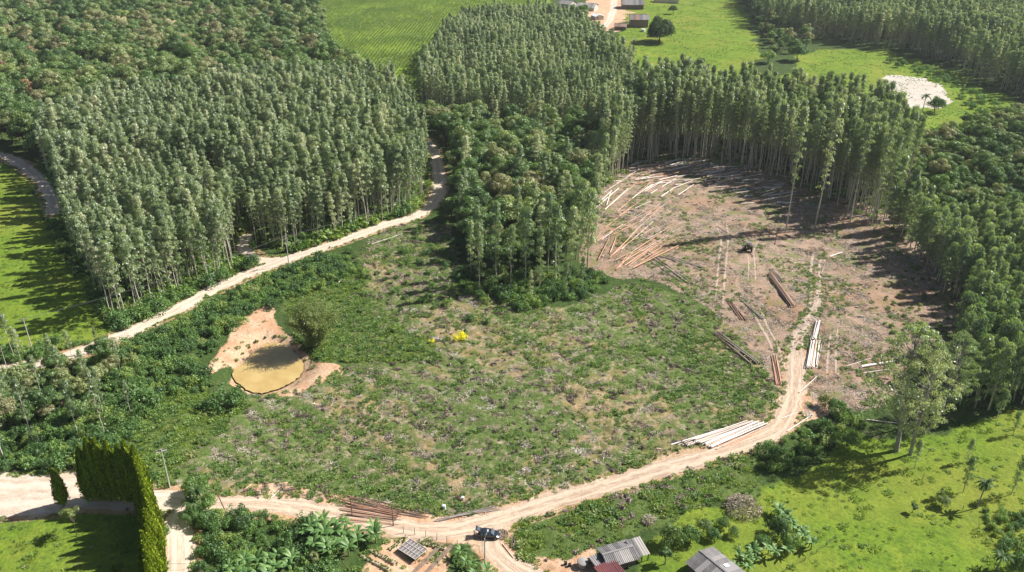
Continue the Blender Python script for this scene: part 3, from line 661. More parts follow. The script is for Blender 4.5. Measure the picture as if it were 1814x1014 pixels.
for st in ('left', 'right', 'edge', 'centre', 'far'):
    d = STANDS[st]; ms = MS[d['m']]; P, sc, _ = forest(d['px'], d['sp'], ms, d['s'])
    k = QUOTA[st]; dist = np.hypot(P[:, 0], P[:, 1]); o = np.argsort(dist)
    for n_, i in enumerate(o[:k]):
        j = n_ % len(ms); e, t, c = plant_tree('eucalyptus_tree', ms[j], P[i, 0], P[i, 1], sc[i], edge_label(st, P[i, 0], P[i, 1], EL[st])[0], 'tree', edge_label(st, P[i, 0], P[i, 1], EL[st])[1])
        if (d['m'], j) not in protos: protos[(d['m'], j)] = [t, c]
    rest = o[k:]
    if len(rest): scatter('eucalyptus_forest', [protos[(d['m'], j)] for j in range(len(ms)) if (d['m'], j) in protos], P[rest], sc[rest], 'mass of ' + EL[st][0].replace('eucalyptus in', 'eucalyptus crowns in'), 'trees', EL[st][1] if False else None, tilt=.06)

# native broadleaf woods
WOODS = {
    'hill': dict(px=[(-160, -70), (565, -70), (560, 30), (590, 120), (680, 175), (600, 200), (480, 200), (330, 215), (200, 245), (95, 285), (60, 300), (20, 262), (-160, 255)], sp=8.0, s=(.95, 1.5)),
    'ravine': dict(px=[(792, 345), (788, 290), (765, 240), (756, 205), (790, 212), (830, 222), (900, 235), (1000, 240), (1062, 250), (1058, 320), (1040, 400), (1030, 470), (960, 495), (880, 490), (835, 460), (800, 400)], sp=6.0, s=(.75, 1.2)),
    'east': dict(px=[(1630, 330), (1610, 270), (1700, 235), (1800, 200), (2000, 200), (2000, 430), (1800, 425), (1700, 425), (1620, 420), (1585, 395)], sp=6.2, s=(.5, .9)),
    'scrub': dict(px=[(-140, 690), (60, 672), (160, 650), (210, 640), (200, 720), (160, 760), (-140, 800)], sp=5.0, s=(.40, .72)),
    'creek': dict(px=[(1290, -60), (1345, 60), (1370, 100), (1420, 100), (1440, 80), (1400, 60), (1330, -60)], sp=7.5, s=(.55, .95)),
}
WLAB = {'hill': ('broad rounded native tree in the forest on the far left hill', 'native trees on the far left hill'),
        'ravine': ('dark leafy native tree in the ravine between the plantations', 'native trees in the ravine'),
        'east': ('native tree in the mixed wood right of the tall eucalyptus stand', 'native trees right of the tall stand'),
        'scrub': ('low dense tree in the scrub below the road at the left', 'scrub trees below the left road'),
        'creek': ('dark tree along the creek beside the far meadow', 'trees along the far creek')}
WQ = {'ravine': 90, 'scrub': 60, 'east': 60, 'hill': 70, 'creek': 15}
natp = {}
for st in ('ravine', 'scrub', 'east', 'creek', 'hill'):
    d = WOODS[st]; P = in_poly_points(wpoly(d['px']), d['sp'], .45); P = P[road_dist(P) > 2.8]; sc = rng.uniform(*d['s'], len(P))
    o = np.argsort(np.hypot(P[:, 0], P[:, 1])); k = WQ[st]
    for n_, i in enumerate(o[:k]):
        j = n_ % 6; e, t, c = plant_tree('native_tree', NAT[j], P[i, 0], P[i, 1], sc[i], edge_label(st, P[i, 0], P[i, 1], WLAB[st])[0], 'tree', edge_label(st, P[i, 0], P[i, 1], WLAB[st])[1])
        natp.setdefault(j, [t, c])
    if len(o) > k: scatter('native_forest', [natp[j] for j in range(6)], P[o[k:]], sc[o[k:]], 'mass of rounded crowns: ' + WLAB[st][0], 'trees')

# single tall eucalyptus standing alone, with their pixels of foot and top
def lone_tree(px, py, h_px, meshes, H, label, name='eucalyptus_tree', cat='tree', group=None, wide=1.0):
    p = at(px, py); d = math.hypot(p.x, p.y); depth = p.y * math.cos(TILT) + (CAM_H - p.z) * math.sin(TILT)
    hh = h_px * depth / FOC / math.cos(math.atan2(CAM_H, d)); hh *= 1 / (1 + .0)
    e, t, c = plant_tree(name, meshes, p.x, p.y, hh / H, label, cat, group, tilt=.01)
    e.scale = (hh / H * wide, hh / H * wide, hh / H); return e
for px, py, hp, lab in [(1443, 406, 215, 'tall bare trunked eucalyptus left standing inside the clearing, right one of two'), (1391, 413, 210, 'tall bare trunked eucalyptus left standing inside the clearing, left one of two'),
                        (1506, 392, 200, 'tall eucalyptus on the clearing edge, in front of the tall stand'), (1545, 398, 200, 'tall eucalyptus at the right corner of the tall stand')]:
    lone_tree(px, py, hp, TALL[int(px) % 5], 30.0, lab)
BIG = [euc_meshes(i, 30.0, .32, 6.3, 46, 105, M['euc'], tr=.42) for i in range(2)]
BIGm = []
def big_euc():
    t = MB(); b = MB(); H = 30
    pts = [(0, 0, 0), (.3, 0, 6), (.7, .2, 13), (1.1, .2, 20), (1.2, .3, 27)]; t.tube(pts, [.42, .36, .28, .18, .06], 8)
    for j in range(95):
        f = rng.uniform(0, 1); z = 8 + 21 * f ** .9; a = rng.uniform(0, 6.28); prof = 7.2 * (math.sin(math.pi * (.16 + .80 * f)) ** .7); rr = prof * math.sqrt(rng.uniform(.05, 1))
        ax = np.array([np.interp(z - 3, [p[2] for p in pts], [p[0] for p in pts]), .2, max(6, z - 3 - rr * .3)]); c = np.array([ax[0] + math.cos(a) * rr, math.sin(a) * rr, z])
        t.tube([ax, (ax + c) / 2 + [0, 0, -.5], c], [.11, .06, .02], 4, cap=False); tuft(b, c, rng.uniform(.7, 1.2), 78, L=.48, W=.2)
    return t.mesh('eucalyptus_trunk', M['greybark']), b.mesh('eucalyptus_crown', M['euc'])
bt = [big_euc(), big_euc()]
lone_tree(1588, 799, 205, bt[0], 30, 'large spreading eucalyptus on the meadow edge with pale leaning trunk, left of the pair', wide=1.2)
lone_tree(1612, 806, 185, bt[1], 30, 'large spreading eucalyptus on the meadow edge, right of the pair', wide=1.1)
lone_tree(1665, 738, 150, bt[1], 30, 'spreading eucalyptus at the lower left corner of the right stand, behind the pair', wide=1.1)
#PART2
# ---------------------------------------------------------------- value noise for patchy planting
def in_any(P, polys):
    m = np.zeros(len(P), bool)
    for q in polys: m |= sdist(P, q) < 0
    return m
def px_blob(P, blobs):
    """sum of soft spots: (px, py, radius in metres, weight)"""
    v = np.zeros(len(P))
    for x, y, r, w_ in blobs:
        c = at(x, y); v += w_ * np.exp(-((P[:, 0] - c.x) ** 2 + (P[:, 1] - c.y) ** 2) / (r * r))
    return v

# one visible plant of each scattered kind, standing in the field, is the source of its scatter
def seed(name, me, px, py, label, mat_kind='stuff', cat='plants'):
    p = at(px, py); o = mobj(name, me, None, p, rng.uniform(0, 6)); tag(o, label, cat, None, 'stuff'); return o
weed_o = [seed('weed_clump', WEED[i], 700 + 60 * i, 640, 'low green weeds growing over the felled field') for i in range(3)]
tuft_o = [seed('pasture_tuft', TUFT[i], 1500 + 40 * i, 900, 'grass tufts in the bright meadow') for i in range(2)]
deb_o = [seed('cut_debris', DEB[i], 800 + 50 * i, 760, 'heap of grey brown roots and twigs in the felled field') for i in range(4)]
lit_o = [seed('branch_litter', LITTER[i], 1380 + 50 * i, 360, 'thin cut branches strewn over the clearing') for i in range(2)]
crop_o = [seed('crop_plant', CROP[i], 660 + 20 * i, 60, 'young plants in rows of the far crop field') for i in range(2)]

# weeds over the felled field and verges
zone = ZP['field'] + ZP['verge']
def cover(polys, sp, dens, rd=.3):
    out_ = []
    for q in polys:
        P = in_poly_points(q, sp, .5); P = P[road_dist(P) > rd]; P = P[rng.uniform(0, 1, len(P)) < dens(P)]; out_.append(P)
    return np.concatenate(out_)
GREEN = [(690, 450, 9, .6), (780, 440, 8, .4), (640, 520, 8, .4), (900, 565, 14, .35), (1280, 640, 14, .6), (1340, 690, 8, .6), (1220, 600, 12, .5), (700, 870, 14, .7), (850, 880, 12, .7), (960, 860, 9, .4), (620, 850, 10, .5),
         (420, 840, 10, .6), (520, 850, 9, .4), (640, 600, 9, .5), (930, 730, 9, -.55), (1010, 760, 9, -.5), (880, 640, 10, -.2), (690, 720, 7, -.3), (560, 700, 7, -.2), (1150, 710, 8, -.2), (1060, 640, 10, -.1), (1180, 560, 6, -.3)]
def dfield(P): return np.clip(.02 + .95 * sstep(.40, .66, .48 * vnoise(P, 6) + .44 * vnoise(P, 2.2, 3) + .08 * (1 - rows_at(P))) + px_blob(P, GREEN), .03, 1) * .7
Pw = cover(ZP['field'], .86, dfield); scatter('weeds', [[o] for o in weed_o], Pw, rng.uniform(.35, .95, len(Pw)) * (.7 + .6 * vnoise(Pw, 5, 9)), 'green weeds spreading over the felled field', 'weeds')
Pw = cover(ZP['verge'][2:], .8, lambda P: .25 + .8 * vnoise(P, 3)); scatter('verge_weeds', [[o] for o in tuft_o + tuft_o + weed_o], Pw, rng.uniform(.45, 1.1, len(Pw)) * (.5 + 1.0 * vnoise(Pw, 3, 4)), 'thick green weeds on the bank below the dirt track', 'weeds')
Pw = cover(ZP['slash'], 1.25, lambda P: np.clip(sstep(.62, .8, vnoise(P, 8, 5)) * .7 + px_blob(P, [(1130, 320, 6, .7), (1220, 430, 7, .8), (1250, 445, 5, .7), (1110, 430, 6, .6), (1190, 380, 5, .4), (1400, 500, 6, .25), (1540, 650, 9, .6), (1590, 560, 8, .4), (1215, 500, 9, .6), (1260, 520, 8, .4)]), 0, 1))
scatter('clearing_weeds', [[o] for o in weed_o], Pw, rng.uniform(.4, .9, len(Pw)), 'thin green weeds on the brown clearing', 'weeds')
Pw = cover([wpoly([(505, 500), (560, 480), (640, 470), (650, 560), (760, 600), (790, 640), (640, 645), (560, 640), (520, 600)])], .85, lambda P: .75 + 0 * P[:, 0]); scatter('bright_weeds', [[o] for o in tuft_o + weed_o], Pw, rng.uniform(.6, 1.2, len(Pw)), 'bright yellow green weeds beside the bamboo clump', 'weeds')
Pw = cover([wpoly([(210, 690), (420, 700), (440, 720), (330, 820), (300, 880), (280, 860), (230, 780)])], .95, lambda P: .7 + 0 * P[:, 0]); scatter('slope_weeds', [[o] for o in tuft_o + weed_o], Pw, rng.uniform(.6, 1.4, len(Pw)), 'yellow green weeds on the slope below the pond', 'weeds')
Pw = cover([wpoly([(352, 655), (418, 580), (480, 535), (500, 585), (560, 642), (612, 648), (600, 664), (500, 700), (415, 672)])], 1.6, lambda P: np.where(sdist(P, POND) > 2.5, .35 * (vnoise(P, 2.5, 40) > .5), 0)); scatter('bank_weeds', [[o] for o in weed_o], Pw, rng.uniform(.35, .9, len(Pw)), 'sparse weeds on the bare pond bank', 'weeds')
def road_verge():
    out_ = []
    for k, (_, wd) in ROADS.items():
        C = resample(RW[k], .6); T = nrm(np.gradient(C, axis=0)); N = np.stack([-T[:, 1], T[:, 0]], 1)
        for s_ in (-1, 1): out_.append(C + N * (s_ * (wd / 2 + rng.normal(.35, .45, len(C))))[:, None] + rng.normal(0, .2, C.shape))
    P = np.concatenate(out_); P = P[road_dist(P) > -.25]; P = P[rng.uniform(0, 1, len(P)) < .15 + .9 * (vnoise(P, 5, 51) > .45)]
    return P[np.hypot(P[:, 0], P[:, 1]) < 420]
Pw = road_verge(); Pw = Pw[~((abs(Pw[:, 0] - at(700, 940).x) < 26) & (abs(Pw[:, 1] - at(700, 945).y) < 7))]
scatter('verge_grass', [[o] for o in tuft_o + weed_o], Pw, rng.uniform(.3, .95, len(Pw)), 'ragged grass and weeds along the dirt road edges', 'weeds')
# debris heaps, in loose curved rows
def ddeb(P): return .12 + .55 * (vnoise(P, 4.5, 7) > .56) * (rows_at(P) > .35) + .25 * (vnoise(P, 3, 8) > .66)
Pd = cover(ZP['field'], 1.8, ddeb); scatter('cut_debris_field', [[o] for o in deb_o], Pd, rng.uniform(.35, 1.05, len(Pd)), 'grey brown heaps of roots and cut twigs across the felled field', 'debris')
Pd = cover(ZP['verge'][2:], 2.2, lambda P: .18 + px_blob(P, [(1060, 900, 3, .6), (1100, 895, 4, .7), (1160, 880, 5, .4), (980, 925, 3, .5), (1240, 860, 4, .5)])); scatter('verge_debris', [[o] for o in deb_o], Pd, rng.uniform(.6, 1.3, len(Pd)), 'brown brush heaps on the bank below the track', 'debris')
Pl = cover(ZP['slash'], 1.5, lambda P: .08 + .75 * (vnoise(P, 6, 2) > .56) + px_blob(P, [(1200, 280, 16, .8), (1330, 300, 18, .6)])); scatter('clearing_litter', [[o] for o in lit_o], Pl, rng.uniform(.5, 1.3, len(Pl)), 'dry branches and bark strewn over the brown clearing', 'debris')
Pd = cover(ZP['slash'], 1.9, lambda P: .05 + .4 * (vnoise(P, 5, 17) > .62)); scatter('clearing_debris', [[o] for o in deb_o], Pd, rng.uniform(.25, .7, len(Pd)), 'small dark heaps of slash on the brown clearing', 'debris')
Pl = cover(ZP['field'], 1.9, lambda P: .15 + .6 * (vnoise(P, 4, 12) > .45) * (rows_at(P) > .45)); scatter('field_litter', [[o] for o in lit_o], Pl, rng.uniform(.6, 1.5, len(Pl)), 'pale twigs lying in the felled field', 'debris')
# meadow tufts
Pt = cover([q for q in ZP['pasture']], 1.9, lambda P: np.where(P[:, 1] < 330, .10 + .4 * (vnoise(P, 3.0, 4) > .7), .08), 1.0)
Pt = Pt[np.hypot(Pt[:, 0], Pt[:, 1]) < 430]; scatter('meadow_tufts', [[o] for o in tuft_o], Pt, rng.uniform(.5, 1.5, len(Pt)), 'grass tufts scattered over the bright meadows', 'grass')
Pt = cover(ZP['pasture'], 1.5, lambda P: .10 + .75 * (vnoise(P, 7.0, 14) > .52), 1.0); scatter('meadow_weeds', [[o] for o in weed_o + tuft_o], Pt, rng.uniform(.15, .65, len(Pt)) , 'small dark green weeds dotted over the bright meadows', 'weeds')
Pt = cover([wpoly([(590, 975), (690, 940), (800, 962), (850, 1000), (850, 1100), (560, 1100)])], 1.1, lambda P: .55 * (vnoise(P, 2.5, 61) > .38), .3); scatter('garden_weeds', [[o] for o in weed_o], Pt, rng.uniform(.3, .9, len(Pt)), 'weeds and greens between the garden beds', 'weeds')
# rows of the crop field
def crop_rows():
    q = ZP['crop'][0]; V = np.array(q); lo, hi = V.min(0), V.max(0); out_ = []
    for x in np.arange(lo[0], hi[0], 2.3):
        y = np.arange(lo[1], hi[1], 1.5); P = np.column_stack([x + (y - lo[1]) * .05 + rng.normal(0, .15, len(y)), y]); out_.append(P)
    P = np.concatenate(out_); P = P[sdist(P, q) < 0]; return P[rng.uniform(0, 1, len(P)) < .35 + .8 * vnoise(P, 14, 3)]
Pc = crop_rows(); scatter('crop_rows', [[o] for o in crop_o], Pc, rng.uniform(.7, 1.3, len(Pc)) * (.75 + .7 * vnoise(Pc, 25, 8)), 'young crop plants in long rows in the far field', 'crop')

# ---------------------------------------------------------------- shrubs
def shrubs(poly_px, sp, srange, n_single, label, group, rd=.9, dens=None, mass=None):
    P = in_poly_points(wpoly(poly_px), sp, .48); P = P[road_dist(P) > rd]
    if dens is not None: P = P[rng.uniform(0, 1, len(P)) < dens(P)]
    n_single = max(4, int(n_single * .55))
    o = np.argsort(np.hypot(P[:, 0], P[:, 1])); sc = rng.uniform(*srange, len(P)); src = []
    pick = o if len(o) <= n_single else rng.permutation(o[:int(n_single * 1.6)])[:n_single]
    for n_, i in enumerate(pick):
        j = n_ % 4; x, y = P[i]; s_ = sc[i] * 1.15; e = mobj('shrub', SHR[j], None, (x, y, tz(x, y) - .05), rng.uniform(0, 6), (s_, s_, s_ * rng.uniform(.8, 1.2)))
        tag(e, label, 'shrub', group); src.append(e)
    rest = np.setdiff1d(np.arange(len(P)), pick)
    if len(rest): scatter('undergrowth', [[src[k]] for k in range(4)], P[rest], sc[rest], mass or ('dense undergrowth: ' + label), 'undergrowth')
shrubs([(-140, 690), (60, 672), (160, 645), (300, 578), (430, 510), (500, 480), (620, 445), (640, 470), (600, 500), (520, 530), (440, 560), (400, 600), (350, 650), (400, 690), (290, 700), (230, 770), (245, 850), (150, 850), (-140, 850)],
       2.1, (.55, 1.25), 120, 'rounded green shrub in the scrub belt below the pale road', 'shrubs below the left road')
shrubs([(600, 470), (700, 420), (760, 400), (820, 440), (840, 520), (760, 560), (640, 560)], 4.0, (.5, .9), 20, 'green shrub in the upper corner of the felled field', 'shrubs in the upper field', dens=lambda P: .5 + 0 * P[:, 0])
shrubs([(200, 575), (250, 562), (330, 522), (420, 486), (440, 470), (520, 450), (640, 410), (740, 370), (745, 385), (680, 398), (600, 426), (510, 455), (430, 485), (300, 550), (220, 590)], 1.7, (.7, 1.9), 80, 'pale green bush on the roadside edge of the plantation', 'bushes along the plantation edge', rd=.3)
shrubs([(-140, 628), (60, 618), (160, 604), (220, 585), (210, 598), (150, 617), (70, 640), (-140, 665)], 2.2, (.7, 1.2), 40, 'roadside bush between the left meadow and the pale road', 'bushes between meadow and road', rd=.2)
shrubs([(800, 490), (850, 480), (960, 495), (1040, 480), (1080, 500), (1040, 530), (920, 550), (830, 530)], 2.4, (.6, 1.3), 40, 'dense bush at the foot of the ravine trees', 'bushes at the ravine mouth')
shrubs([(1340, 790), (1400, 765), (1470, 740), (1520, 720), (1560, 740), (1500, 785), (1420, 820), (1350, 850)], 3.0, (.35, 1.1), 40, 'dark shrub on the shaded bank beside the track bend', 'shrubs on the shaded bank', rd=.6)
shrubs([(350, 905), (430, 905), (520, 925), (620, 955), (590, 1030), (520, 1100), (345, 1100)], 2.3, (.6, 1.15), 45, 'garden shrub between the lane and the banana plants', 'shrubs beside the lane', rd=.6)
shrubs([(1570, 480), (1640, 470), (1700, 530), (1700, 610), (1620, 650), (1560, 600)], 3.0, (.3, .6), 30, 'small dark bush on the brown slope of the clearing', 'small bushes on the clearing slope', dens=lambda P: .5 + 0 * P[:, 0])
shrubs([(1740, 905), (1990, 930), (1990, 1100), (1800, 1000), (1760, 950)], 1.6, (.4, .7), 50, 'low green bush in the overgrown strip at the meadow corner', 'bushes in the overgrown strip')
shrubs([(1390, 230), (1500, 240), (1620, 240), (1720, 215), (1800, 190), (1810, 210), (1700, 240), (1600, 262), (1480, 250)], 5.0, (.9, 1.8), 20, 'bush beyond the tall stand beside the far meadow', 'bushes at the far meadow')
shrubs([(1560, 105), (1640, 118), (1720, 155), (1790, 200), (1770, 215), (1700, 195), (1690, 160), (1600, 125)], 6.0, (.8, 1.5), 20, 'dark bush between sand patch and far plantation', 'bushes beside the sand patch')
shrubs([(60, 300), (110, 290), (120, 420), (210, 560), (190, 575), (150, 510), (90, 430)], 2.2, (.5, .9), 30, 'bush on the meadow side of the left plantation', 'bushes on the meadow edge', rd=.5)
# forest floor bushes under the stands, seen between the trunks
for st in ('left', 'right', 'edge', 'far'):
    P = in_poly_points(wpoly(STANDS[st]['px']), 2.6 if st == 'left' else 4.0 if st != 'far' else 6, .5); P = P[road_dist(P) > 1]
    scatter('forest_understorey', [[o] for o in weed_o], P, rng.uniform(1.0, 4.5 if st == 'left' else 2.4, len(P)), 'low growth on the ' + st.replace('edge', 'right hand') + ' plantation floor', 'undergrowth')

# single bushes and trees that can be told apart
def bush(px, py, s_, label, me=None, name='shrub', cat='shrub', zs=1.0, group=None):
    p = at(px, py); o = mobj(name, me or SHR[int(px) % 4], None, p - Vector((0, 0, .05)), rng.uniform(0, 6), (s_, s_, s_ * zs)); return tag(o, label, cat, group)
def ntree(px, py, s_, label, v=0, group=None, meshes=None, name='broadleaf_tree'):
    p = at(px, py); return plant_tree(name, meshes or NAT[v], p.x, p.y, s_, label, 'tree', group)[0]
bush(700, 586, 1.0, 'dark rounded bush left of the yellow flowering shrub')
bush(832, 568, 1.0, 'bush just above the yellow flowering shrub'); bush(864, 572, .9, 'bush above and right of the yellow flowering shrub')
yb = shrub_mesh(2.0, 1.6, 14, 50, M['yellow'], .28, .2)
bush(815, 601, 1.1, 'bright yellow flowering shrub in the middle of the field', yb); bush(765, 606, .45, 'small yellow flowering shrub left of the larger one', yb)
bush(405, 722, 2.1, 'large grey green bush below the pond'); bush(362, 722, 1.3, 'dark bush left of the large one below the pond'); bush(255, 720, 2.2, 'dark round bush in the left scrub')
bush(270, 850, 1.1, 'greyish bush behind the utility pole'); bush(460, 770, .6, 'lone bush on the left slope of the field')
bush(366, 528, .75, 'small dark bush on the lower edge of the pale road')
dead = debris_mesh(3.6, 3.4, 900, M['brown_leaf'], .8, .12, 'bare_shrub', False)
bush(1316, 903, 1.0, 'large leafless grey brown shrub above the orchard', dead); bush(1150, 922, .42, 'small mound of brown brush beside the lawn', dead, zs=.8)
bush(888, 948, .38, 'dark brush heap in front of the car', debris_mesh(3.6, 3.0, 500, M['slashdark'], .9, .2, 'brush_heap', False), 'brush_heap', 'brush heap')
for px, py, s_, lab, v in [(1246, 942, .30, 'small round orchard tree beside the lawn', 2), (1378, 950, .42, 'fresh green orchard tree left of the banana row', 0), (1400, 972, .36, 'green orchard tree near the lower banana plants', 1),
                           (1190, 965, .42, 'leafy tree above the right barn', 3), (1222, 962, .40, 'dark tree touching the corner of the right barn', 4), (1178, 1000, .42, 'leafy tree between the two barns', 5), (1262, 955, .28, 'small tree at the back of the right barn', 1),
                           (1280, 935, .25, 'small orchard tree below the leafless shrub', 2), (1300, 950, .22, 'tiny orchard tree in the middle of the lawn', 0), (1616, 908, .26, 'small round tree alone in the lower meadow', 5), (1668, 897, .27, 'dark low tree beside the palm', 2),
                           (1480, 735, .45, 'green tree at the bend of the track', 1), (1500, 792, .55, 'dark narrow tree on the meadow corner below the bend', 4), (1460, 720, .32, 'small tree left of the green one at the bend', 3),
                           (1655, 200, .8, 'tree at the end of the sand patch', 3), (1412, 108, 1.2, 'leafy tree at the head of the curved meadow', 1), (1360, 112, .9, 'dark tree at the creek bend', 4),
                           (1192, 25, .7, 'small tree on the meadow behind the barn', 2), (1032, 25, .9, 'tree beside the grey village house', 1),
                           (30, 700, .75, 'dark tree at the left margin of the scrub', 0), (560, 1000, .35, 'bright green tree among the banana plants', 5), (372, 935, .42, 'leafy tree right of the narrow lane', 1), (430, 940, .35, 'green tree behind the garden shrubs', 2),
                           (1350, 968, .30, 'grey green tree by the banana plants', 4), (1800, 1010, .4, 'dark tree in the lower right corner', 3)]:
    ntree(px, py, s_ * (1.0 if v == 5 else 1.15), lab, v, meshes=None if v == 5 else LOW[v % 3])
CREAM = native_meshes(31, 12, 4.6, 22, 95, foliage('cream_blossom', [(0, (.30, .25, .15)), (1, (.46, .40, .27))], trans=.3, gloss=.02, isl=.8)); RUST = native_meshes(32, 11, 4.2, 20, 95, foliage('russet_leaf', [(0, (.16, .105, .06)), (1, (.24, .16, .09))], trans=.3, gloss=.02, isl=.8))
for k in range(15): ntree(215 + rng.uniform(0, 110), 72 + rng.uniform(-22, 40), rng.uniform(1.0, 1.35), 'cream flowering tree in the pale patch of the far left forest', meshes=CREAM, group='cream flowering trees', name='flowering_tree')
for px, py in ((65, 95), (90, 110), (60, 195), (225, 175), (160, 60), (205, 30), (265, 12), (340, 110), (460, 70), (545, 90), (60, 130), (10, 160)): ntree(px, py, rng.uniform(1.1, 1.5), 'russet crowned tree among the green trees of the far left forest', meshes=RUST, group='russet crowned trees')
for k, (px, py) in enumerate([(420, 640), (430, 628), (442, 617), (455, 608), (470, 602), (488, 599), (505, 602), (520, 610), (533, 622), (540, 640), (548, 615), (530, 600)]): bush(px, py, .38 if k < 10 else .8, 'small dark bush on the far rim of the pond', group='bushes on the pond rim')
for px, py, s_, lab in ((350, 880, .62, 'tall leafy tree behind the palms at the lane corner'), (365, 905, .5, 'leafy tree at the lane corner beside the leaning post'), (338, 925, .42, 'small tree overhanging the lane'), (385, 925, .4, 'round tree in the garden beside the leaning post')): ntree(px, py, s_, lab, meshes=LOW[1])
vt = native_meshes(40, 8.5, 5.0, 44, 170, M['palm'])
for v in vt[1].vertices: v.co.z = max(.25, (v.co.z - 3.2) * 1.5)
ntree(1168, 74, 1.9, 'large dark tree beside the village houses', meshes=vt)
# young eucalyptus and saplings standing in the meadow
for px, py, hp, lab in [(1706, 872, 62, 'slim sapling left of the palm'), (1791, 876, 68, 'feathery sapling near the right edge of the meadow'), (1712, 818, 40, 'small sapling up the meadow from the palm'), (1766, 740, 50, 'young tree at the foot of the right stand'),
                        (1620, 830, 50, 'leafy young tree just right of the big pair'), (1795, 770, 40, 'young tree in the upper right of the meadow')]:
    lone_tree(px, py, hp, YNG[px % 4], 16.0, lab, wide=1.2 if hp < 60 else 1.0)
for i, (px, py, hp) in enumerate([(8, 815, 130), (62, 790, 120), (140, 775, 100), (186, 770, 110), (120, 700, 85), (20, 740, 110), (80, 720, 90), (158, 690, 70), (215, 665, 60), (45, 660, 75), (100, 660, 70), (15, 660, 80), (130, 640, 55), (175, 625, 45), (28, 638, 80), (185, 740, 90), (235, 745, 70)]):
    lone_tree(px, py, hp, EUC[i % 5], 22.0, 'thin pale stemmed tree rising from the left scrub', group='thin trees in the left scrub')
for i, (px, py, hp) in enumerate([(850, 520, 120), (880, 500, 130), (905, 515, 110), (930, 505, 125), (955, 520, 110), (985, 505, 130), (1010, 495, 120), (1040, 480, 135), (1050, 430, 120), (835, 490, 90), (970, 480, 130), (1020, 460, 130), (1058, 390, 110), (1070, 345, 100), (1062, 310, 95), (1000, 530, 60), (940, 540, 60), (1030, 520, 60)]):
    lone_tree(px, py, hp, (YNG if i % 2 else EUC)[i % 4], 16.0 if i % 2 else 22.0, 'slender dark eucalyptus at the front of the ravine wood', group='eucalyptus at the ravine mouth', wide=.9)
# right side bamboo-like trees below the tall stand
for i in range(44):
    f = i / 43; px = 1578 + 115 * f + rng.uniform(-16, 16); py = 392 + 135 * f + rng.uniform(-14, 10)
    lone_tree(px, py, rng.uniform(60, 105), YNG[i % 6], 16.0, 'leafy pale green tree overhanging the right rim of the clearing', group='trees along the right rim of the clearing', name='rim_tree')
yt = native_meshes(9, 8, 2.6, 14, 90, M['bamboo'], .4, .2, .1)
p = at(137, 948); plant_tree('young_tree', yt, p.x, p.y, .85, 'light green young tree with a thin pale trunk on the shaded lawn', 'tree', None)
# bare white limbed tree in the ravine
def bare_tree(px, py, label, H=9):
    p = at(px, py); e = empty('bare_tree', p); tag(e, label, 'tree'); MB().tube([(0, 0, 0), (.2, 0, H * .5), (.5, 0, H)], [.14, .10, .05], 6).build('trunk', M['greybark'], e)
    for k in range(9):
        a = rng.uniform(0, 6.28); z = H * rng.uniform(.5, 1); l = rng.uniform(1.5, 3); MB().tube([(.3, 0, z), (.3 + math.cos(a) * l * .6, math.sin(a) * l * .6, z + .8), (.3 + math.cos(a) * l, math.sin(a) * l, z + 1.0)], [.05, .035, .015], 4).build('branch', M['greybark'], e)
for i in range(46):
    px, py = rng.uniform(815, 1055), rng.uniform(250, 470)
    lone_tree(px, py, rng.uniform(65, 105) * (.75 + .25 * (py - 250) / 200), EUC[i % 8], 22.0, 'slender tree rising above the broad crowns of the ravine wood', group='slender trees inside the ravine wood', wide=1.15, name='slender_tree')
bare_tree(832, 372, 'bare white limbed tree among the dark ravine trees', 15)

# bamboo clump behind the pond
def bamboo():
    p = at(560, 612); e = empty('bamboo_clump', p); tag(e, 'feathery arching bamboo clump on the pond bank', 'bamboo'); culms = MB(); b = MB()
    for k in range(120):
        a = rng.uniform(0, 6.28); s_ = math.sqrt(rng.uniform(.02, 1)); lean = s_ * 5.8; h = rng.uniform(11, 17) * (1 - .30 * s_); x0, y0 = math.cos(a) * s_ * 1.3, math.sin(a) * s_ * 1.3
        q = [np.array([x0 + math.cos(a) * lean * f ** 1.8, y0 + math.sin(a) * lean * f ** 1.8, h * f * (1 - .12 * s_ * f ** 3)]) for f in (0, .3, .55, .8, 1)]
        culms.tube(q, [.06, .05, .045, .03, .01], 4, cap=False)
        n = 210; f = rng.uniform(.15, 1.0, n); Q = np.array(q); ff = np.array([0, .3, .55, .8, 1]); C = np.stack([np.interp(f, ff, Q[:, i]) for i in range(3)], 1) + rng.normal(0, .42, (n, 3))
        A = np.stack([np.full(n, math.cos(a)), np.full(n, math.sin(a)), np.full(n, -.2)], 1) + rng.normal(0, .6, (n, 3)); b.leaves(C, A, rng.normal(0, 1, (n, 3)) + [0, 0, .8], .8, .12)
    culms.build('culms', M['bamboo'], e); b.build('foliage', M['bamboo'], e)
bamboo()

